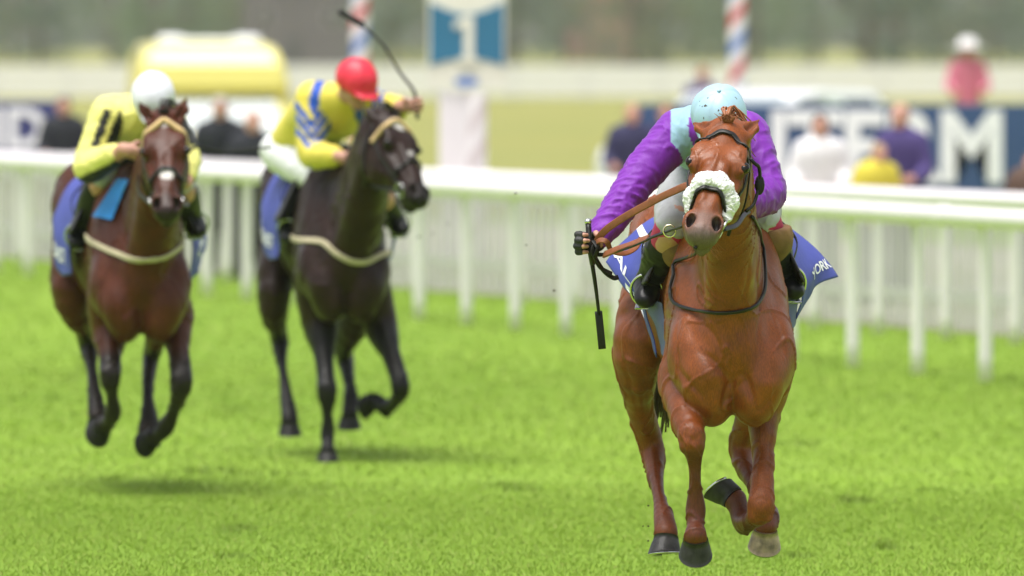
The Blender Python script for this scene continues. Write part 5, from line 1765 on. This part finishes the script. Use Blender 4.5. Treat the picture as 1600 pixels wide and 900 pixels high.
q = MB(); q.torus(A1(1046, 361, -.585), (1, 0, 0), (0, 0, 1), .021, .021, .0035); q.build('ring', M['brass'], rr_)
q = MB(); q.tube(crom([rings1[1], A1(1150, 352, -.62), A1(1162, 336, -.45), A1(1170, 326, -.25), j1['gripR']], 5), 1.0, 8, flat=(.009, .003), up=(.6, -.6, .4)); q.build('rein', M['black_leather'], rr_)
# whip
wroot = empty('whip', A1(922, 392, -.09), 'black whip with steel cap held upright by the rider in purple', 'whip')
gp = j1['gripL']
wtop = A1(919, 349, -.08); gq = np.array([A1(922, 390, 0)[0], gp[1], A1(922, 390, -.08)[2]])
q = MB(); q.tube(crom([wtop, gq, A1(926, 412, -.05)], 5), .0105, 12); q.build('handle', M['black_leather'], wroot)
q = MB(); q.ball(wtop + np.array([0, 0, .006]), (.0135, .0135, .012), 14, 8); q.build('cap', M['steel'], wroot)
q = MB(); q.tube(crom([A1(925, 410, -.05), A1(931, 450, -.03), A1(936, 492, 0)], 5), np.linspace(.008, .006, 11), 10); q.build('shaft', M['black_leather'], wroot)
q = MB(); q.tube(crom([A1(935, 486, 0), A1(938, 515, 0), A1(941, 545, .01)], 5), 1.0, 10, flat=(.014, .005), up=(.2, -1, 0)); q.build('flap', M['black_leather'], wroot)

# ---- bay horse at the left
D3 = F / 340.0
Hs3 = horse(dict(
    D=D3, x0=-1.70, yaw=-.125, drop=.155, h=.0105, label='bay horse at the far left with cream breast girth and white snip',
    col=(.070, .018, .008), legcol=(.018, .014, .013), legdark=.9, muz=.9, muzcol=(.014, .012, .012),
    neck=[(236, 350, .08, .125, .25), (247, 275, -.17, .10, .18), (255, 215, -.33, .08, .13)],
    poll=(257, 200, -.40), muzzle=(261, 333, -.78), face_n=(.0, -1, .65), ears=[(214, 156, -.40), (293, 153, -.40)],
    hair=M['hair_black'], tail=(0, .02, .75), white=[(.12, 0, .014, .7), (.66, .005, .038, .9)],
    legs=[
        dict(kind='fore', s=-1, knee=2, fet=4, dark=1, pts=[(172, 515, .24, .080, .10), (171, 550, .12, .052, .065), (172, 588, .0, .046, .046), (175, 618, .04, .027, .03), (177, 644, .10, .038, .038), (170, 659, .2, .031, .031), (163, 663, .26, .04, .04)],
             down=(-.35, .6, -.4), toe=(-.3, -.3, -.8)),
        dict(kind='fore', s=1, knee=2, fet=4, dark=1, pts=[(274, 500, .24, .075, .095), (278, 545, .12, .047, .06), (284, 599, -.02, .047, .048), (273, 638, .10, .027, .03), (260, 667, .2, .037, .037), (248, 680, .28, .031, .031), (242, 682, .31, .04, .04)],
             down=(-.5, .6, -.2), toe=(-.4, -.1, -.8)),
        dict(kind='hind', s=-1, fet=4, dark=1, pts=[(110, 452, 1.05, .085, .13), (127, 503, 1.20, .047, .08), (138, 538, 1.28, .044, .056), (144, 585, 1.1, .025, .033), (150, 627, .95, .038, .038), (152, 652, .88, .041, .041)],
             down=(.05, -.1, -1), toe=(0, -1, -.2)),
        dict(kind='hind', s=1, fet=4, dark=1, pts=[(255, 470, 1.05, .09, .13), (243, 525, 1.20, .050, .08), (236, 558, 1.28, .044, .056), (231, 610, 1.1, .025, .033), (233, 650, .95, .039, .039), (231, 675, .87, .042, .042)],
             down=(0, -.1, -1), toe=(0, -1, -.2)),
    ]))
T3, A3 = Hs3['T'], Hs3['A']
b3, rings3 = bridle(Hs3, 'dark bridle with cream fleece browband on the bay horse', M['black_leather'], fleece_brow=M['cream_fleece'], nose_w=.008)
breast_girth(Hs3, [(136, 368), (152, 382), (180, 395), (215, 406), (240, 405), (268, 394), (282, 382), (289, 362)], 'cream breast girth across the chest of the bay horse', .014)
j3 = jockey(dict(
    D=D3, h=.011, hb=.007, label='person in yellow and black silks with white cap bending low',
    head=(239, 155, .0), face=(.1, -.75, -.65), up=(0, -.6, .8),
    shL=(170, 176, .22), shR=(262, 190, .20), elL=(138, 262, .14), elR=(290, 246, .10), wrL=(196, 234, -.08), wrR=(290, 285, -.15),
    handL=((.8, -.5, .3), (.2, -.6, 1), 1), handR=((-.3, -.7, -.2), (.2, -.3, 1), -1), gloves=False, cuffL=.22, cuffR=.2,
    hip=(196, 236, .78), knL=(160, 277, .36), knR=(282, 290, .36), anL=(126, 362, .62), anR=(300, 345, .60), toL=(118, 381, .50), toR=(311, 362, .48),
    colour=silk_yellow_black, cap=M['cap_white'], breeches=M['breeches_grey'], boot=M['black_boot']))
saddle(Hs3, 'black saddle under the rider in yellow and black', {-1: (j3['anL'], j3['toL']), 1: (j3['anR'], j3['toR'])})
def clothG(fl, fr, zl=0.0, zr=0.0):
    return [[(-.28, .55, 1.10), (-.285, .55, 1.27), (-.20, .55, 1.52), (0, .55, 1.635), (.20, .55, 1.52), (.285, .55, 1.25), (.28, .55, 1.06)],
            [(-.32 - fl * .5, .80, 1.08), (-.315, .80, 1.28), (-.215, .80, 1.50), (0, .80, 1.60), (.215, .80, 1.50), (.32, .80, 1.28), (.33 + fr * .5, .80, 1.12)],
            [(-.33 - fl, 1.05, 1.14 + zl), (-.32 - fl * .5, 1.05, 1.33), (-.22, 1.05, 1.49), (0, 1.05, 1.575), (.22, 1.05, 1.49), (.33 + fr * .5, 1.02, 1.34), (.35 + fr, 1.02, 1.18 + zr)]]
saddlecloth(Hs3, 'royal blue saddlecloth on the bay horse', clothG(-.02, .04, .08, .04), lines=[('AL BASTI', .05, .11, .9, .2), ('YORK', .95, .89, .2, .9)])
def body_panel(Hs, pts, label, mat, name):
    """a cloth panel lying on the body between four corners"""
    a, b, c_, d = [np.asarray(p, float) for p in pts]
    V = []; n = 12
    for i in range(n + 1):
        for j in range(n + 1):
            p = (a * (1 - i / n) + b * i / n) * (1 - j / n) + (d * (1 - i / n) + c_ * i / n) * j / n
            l, nn = hit(Hs['bvh'], p[0], p[1], Hs['D'] + .4)
            V.append(l + nn * .016)
    V = np.array(V); m = n + 1
    G = V.reshape(m, m, 3).copy()
    for _ in range(6):
        G[1:-1, 1:-1] = (G[:-2, 1:-1] + G[2:, 1:-1] + G[1:-1, :-2] + G[1:-1, 2:]) / 4
    V = G.reshape(-1, 3)
    k = len(V); W = np.vstack([V, V + [0, .008, 0]])
    Fc = [(i * m + j, (i + 1) * m + j, (i + 1) * m + j + 1, i * m + j + 1) for i in range(n) for j in range(n)]
    o = mesh_obj(name, W, Fc + [tuple(k + q_ for q_ in reversed(f)) for f in Fc], mat)
    return tag(o, label, 'cloth')
body_panel(Hs3, [(186, 282), (205, 284), (178, 346), (149, 340)], 'bright sky blue cloth on the shoulder of the bay horse', M['cyan_cloth'], 'number_cloth')
def simple_reins(Hs, rings, j, label, one=False):
    root = empty('reins', Hs['H'](.6, 0, 0), label, 'reins')
    for rg, gp_, e in ((rings[0], j['gripL'], -1), (rings[1], j['gripL' if one else 'gripR'], 1)):
        mid = rg * .5 + gp_ * .5 + np.array([e * .05, 0, -.04])
        q = MB(); q.tube(crom([rg, mid, gp_], 8), 1.0, 8, flat=(.010, .003), up=(e, 0, .2)); q.build('rein', M['black_leather'], root)
simple_reins(Hs3, rings3, j3, 'dark reins of the bay horse')
w3 = empty('whip', j3['gripR'], 'thin black whip held sideways by the rider with the white cap', 'whip')
q = MB(); q.tube(crom([j3['gripR'] + np.array([-.03, 0, .03]), j3['gripR'], A3(300, 232, -.1), A3(345, 236, -.05), A3(425, 230, 0)], 5), np.linspace(.010, .005, 21), 8); q.build('shaft', M['black_leather'], w3)

# ---- dark brown horse in the middle
D2 = F / 315.0
Hs2 = horse(dict(
    D=D2, x0=-.825, yaw=-.12, drop=.165, h=.0115, label='dark brown horse in the middle with white star, head turned',
    col=(.022, .0095, .007), legcol=(.010, .009, .009), legdark=.9, muz=.85, muzcol=(.012, .011, .011),
    neck=[(558, 335, .08, .13, .25), (575, 265, -.17, .105, .18), (590, 212, -.33, .085, .13)],
    poll=(599, 199, -.36), muzzle=(653, 313, -.70), face_n=(.95, -1, .55), ears=[(567, 168, -.36), (622, 172, -.30)],
    hair=M['hair_black'], tail=(.05, .05, .75), white=[(.13, 0, .042, 1.0), (.50, 0, .022, .8)],
    legs=[
        dict(kind='fore', s=-1, knee=3, fet=5, dark=0, pts=[(499, 500, .24, .085, .10), (505, 545, .15, .055, .065), (509, 585, .06, .042, .05), (511, 612, .0, .046, .048), (512, 650, .0, .026, .03), (512, 679, .01, .036, .037), (512, 695, -.02, .028, .029), (512, 703, -.04, .04, .04)],
             down=(0, -.05, -1), toe=(0, -1, 0)),
        dict(kind='fore', s=1, knee=2, fet=4, dark=0, pts=[(594, 505, .24, .078, .095), (609, 548, .12, .050, .06), (626, 605, -.02, .047, .05), (616, 628, .14, .029, .03), (604, 635, .25, .038, .038), (592, 629, .31, .032, .032), (587, 626, .335, .04, .04)],
             down=(-.85, .5, -.1), toe=(-.1, .2, -.9)),
        dict(kind='hind', s=-1, fet=4, dark=0, pts=[(428, 458, 1.05, .085, .13), (431, 503, 1.20, .047, .08), (436, 531, 1.28, .044, .056), (442, 580, 1.1, .024, .033), (449, 632, .95, .038, .038), (452, 657, .88, .041, .041)],
             down=(0, .1, -1), toe=(.2, -1, -.2)),
        dict(kind='hind', s=1, fet=4, dark=0, pts=[(560, 470, 1.05, .085, .13), (537, 535, 1.20, .050, .08), (540, 560, 1.28, .044, .056), (545, 595, 1.1, .025, .033), (548, 622, .95, .038, .038), (546, 646, .88, .042, .042)],
             down=(0, .15, -1), toe=(0, -1, -.2)),
    ]))
T2, A2 = Hs2['T'], Hs2['A']
b2, rings2 = bridle(Hs2, 'dark bridle with cream fleece browband on the dark brown horse', M['black_leather'], fleece_brow=M['cream_fleece'], nose_w=.008)
breast_girth(Hs2, [(458, 371), (472, 376), (505, 378), (525, 395), (550, 408), (580, 406), (605, 396), (622, 388)], 'cream breast girth across the chest of the dark brown horse', .014)
j2 = jockey(dict(
    D=D2, h=.011, hb=.007, label='person in yellow and blue silks with red cap raising a whip',
    head=(556, 130, .0), face=(.5, -.72, -.42), up=(.2, -.35, .9),
    shL=(487, 152, .26), shR=(580, 165, .18), elL=(487, 240, .18), elR=(610, 172, .12), wrL=(533, 246, -.05), wrR=(630, 166, .0),
    handL=((.8, -.5, .25), (.2, -.6, 1), 1), handR=((.5, -.3, -.1), (-.1, 0, 1), -1), gloves=False, cuffL=.12, cuffR=.35,
    hip=(468, 238, .78), knL=(503, 283, .36), knR=(592, 302, .36), anL=(458, 352, .62), anR=(617, 345, .60), toL=(448, 374, .50), toR=(630, 360, .48),
    colour=silk_yellow_blue, cap=M['cap_red'], breeches=M['breeches'], boot=M['black_boot']))
saddle(Hs2, 'black saddle under the rider in yellow and blue', {-1: (j2['anL'], j2['toL']), 1: (j2['anR'], j2['toR'])})
saddlecloth(Hs2, 'royal blue saddlecloth on the dark brown horse', clothG(-.02, .0, .08, .04), lines=[('AL BASTI', .05, .11, .9, .2), ('YORK', .95, .89, .2, .9)])
simple_reins(Hs2, rings2, j2, 'dark reins of the dark brown horse', True)
w2 = empty('whip', j2['gripR'], 'long curved whip raised by the rider with the red cap', 'whip')
g2 = j2['gripR']
q = MB(); q.tube(crom([g2 + np.array([.01, 0, -.07]), g2, g2 + np.array([-.01, 0, .07]), A2(624, 112, .02), A2(598, 70, .05), A2(565, 38, .08)], 6), np.linspace(.011, .006, 31), 8); q.build('shaft', M['black_leather'], w2)
q = MB(); q.tube(crom([A2(568, 40, .08), A2(548, 28, .09), A2(530, 18, .1)], 5), 1.0, 8, flat=(.016, .005), up=(0, -1, .2)); q.build('flap', M['black_leather'], w2)

# clods of turf thrown up by the hooves
for (px, py, dy, r) in [(806, 302, 6.0, .008), (822, 383, 6.5, .009), (866, 454, 5.0, .010), (1013, 790, 1.2, .006), (1013, 822, 1.1, .006), (1005, 822, 1.1, .007), (1013, 845, 1.1, .006), (676, 365, 14, .012), (700, 350, 14, .010), (655, 370, 14.5, .012)]:
    p = at(px, py, D1 + dy); r = r * .6
    V0 = MB(); V0.ball(p, (r, r * .8, r * .7), 8, 6)
    v = V0.v[0]; V0.v[0] = p + (v - p) * (.7 + .6 * vnoise((v - p) * 90 + px, 3))[:, None]
    tag(V0.build('turf_clod', M['soil'], smooth=False), 'small dark clod of turf flying behind the front horse', 'clod', 'clods of turf in the air')

# haze: one closed box round everything, filled with thin even air
def haze():
    m = bpy.data.materials.new('haze'); m.use_nodes = True
    n, l = m.node_tree.nodes, m.node_tree.links
    n.clear()
    out = n.new('ShaderNodeOutputMaterial'); v = n.new('ShaderNodeVolumePrincipled')
    v.inputs['Color'].default_value = (.93, .95, .97, 1)
    v.inputs['Density'].default_value = HAZE
    v.inputs['Anisotropy'].default_value = .2
    l.new(v.outputs[0], out.inputs['Volume'])
    q = MB(); q.box((0, 1000, 11), (3100, 2500, 24))
    o = q.build('haze', m, smooth=False)
    tag(o, kind='stuff')
HAZE = .00013
haze()
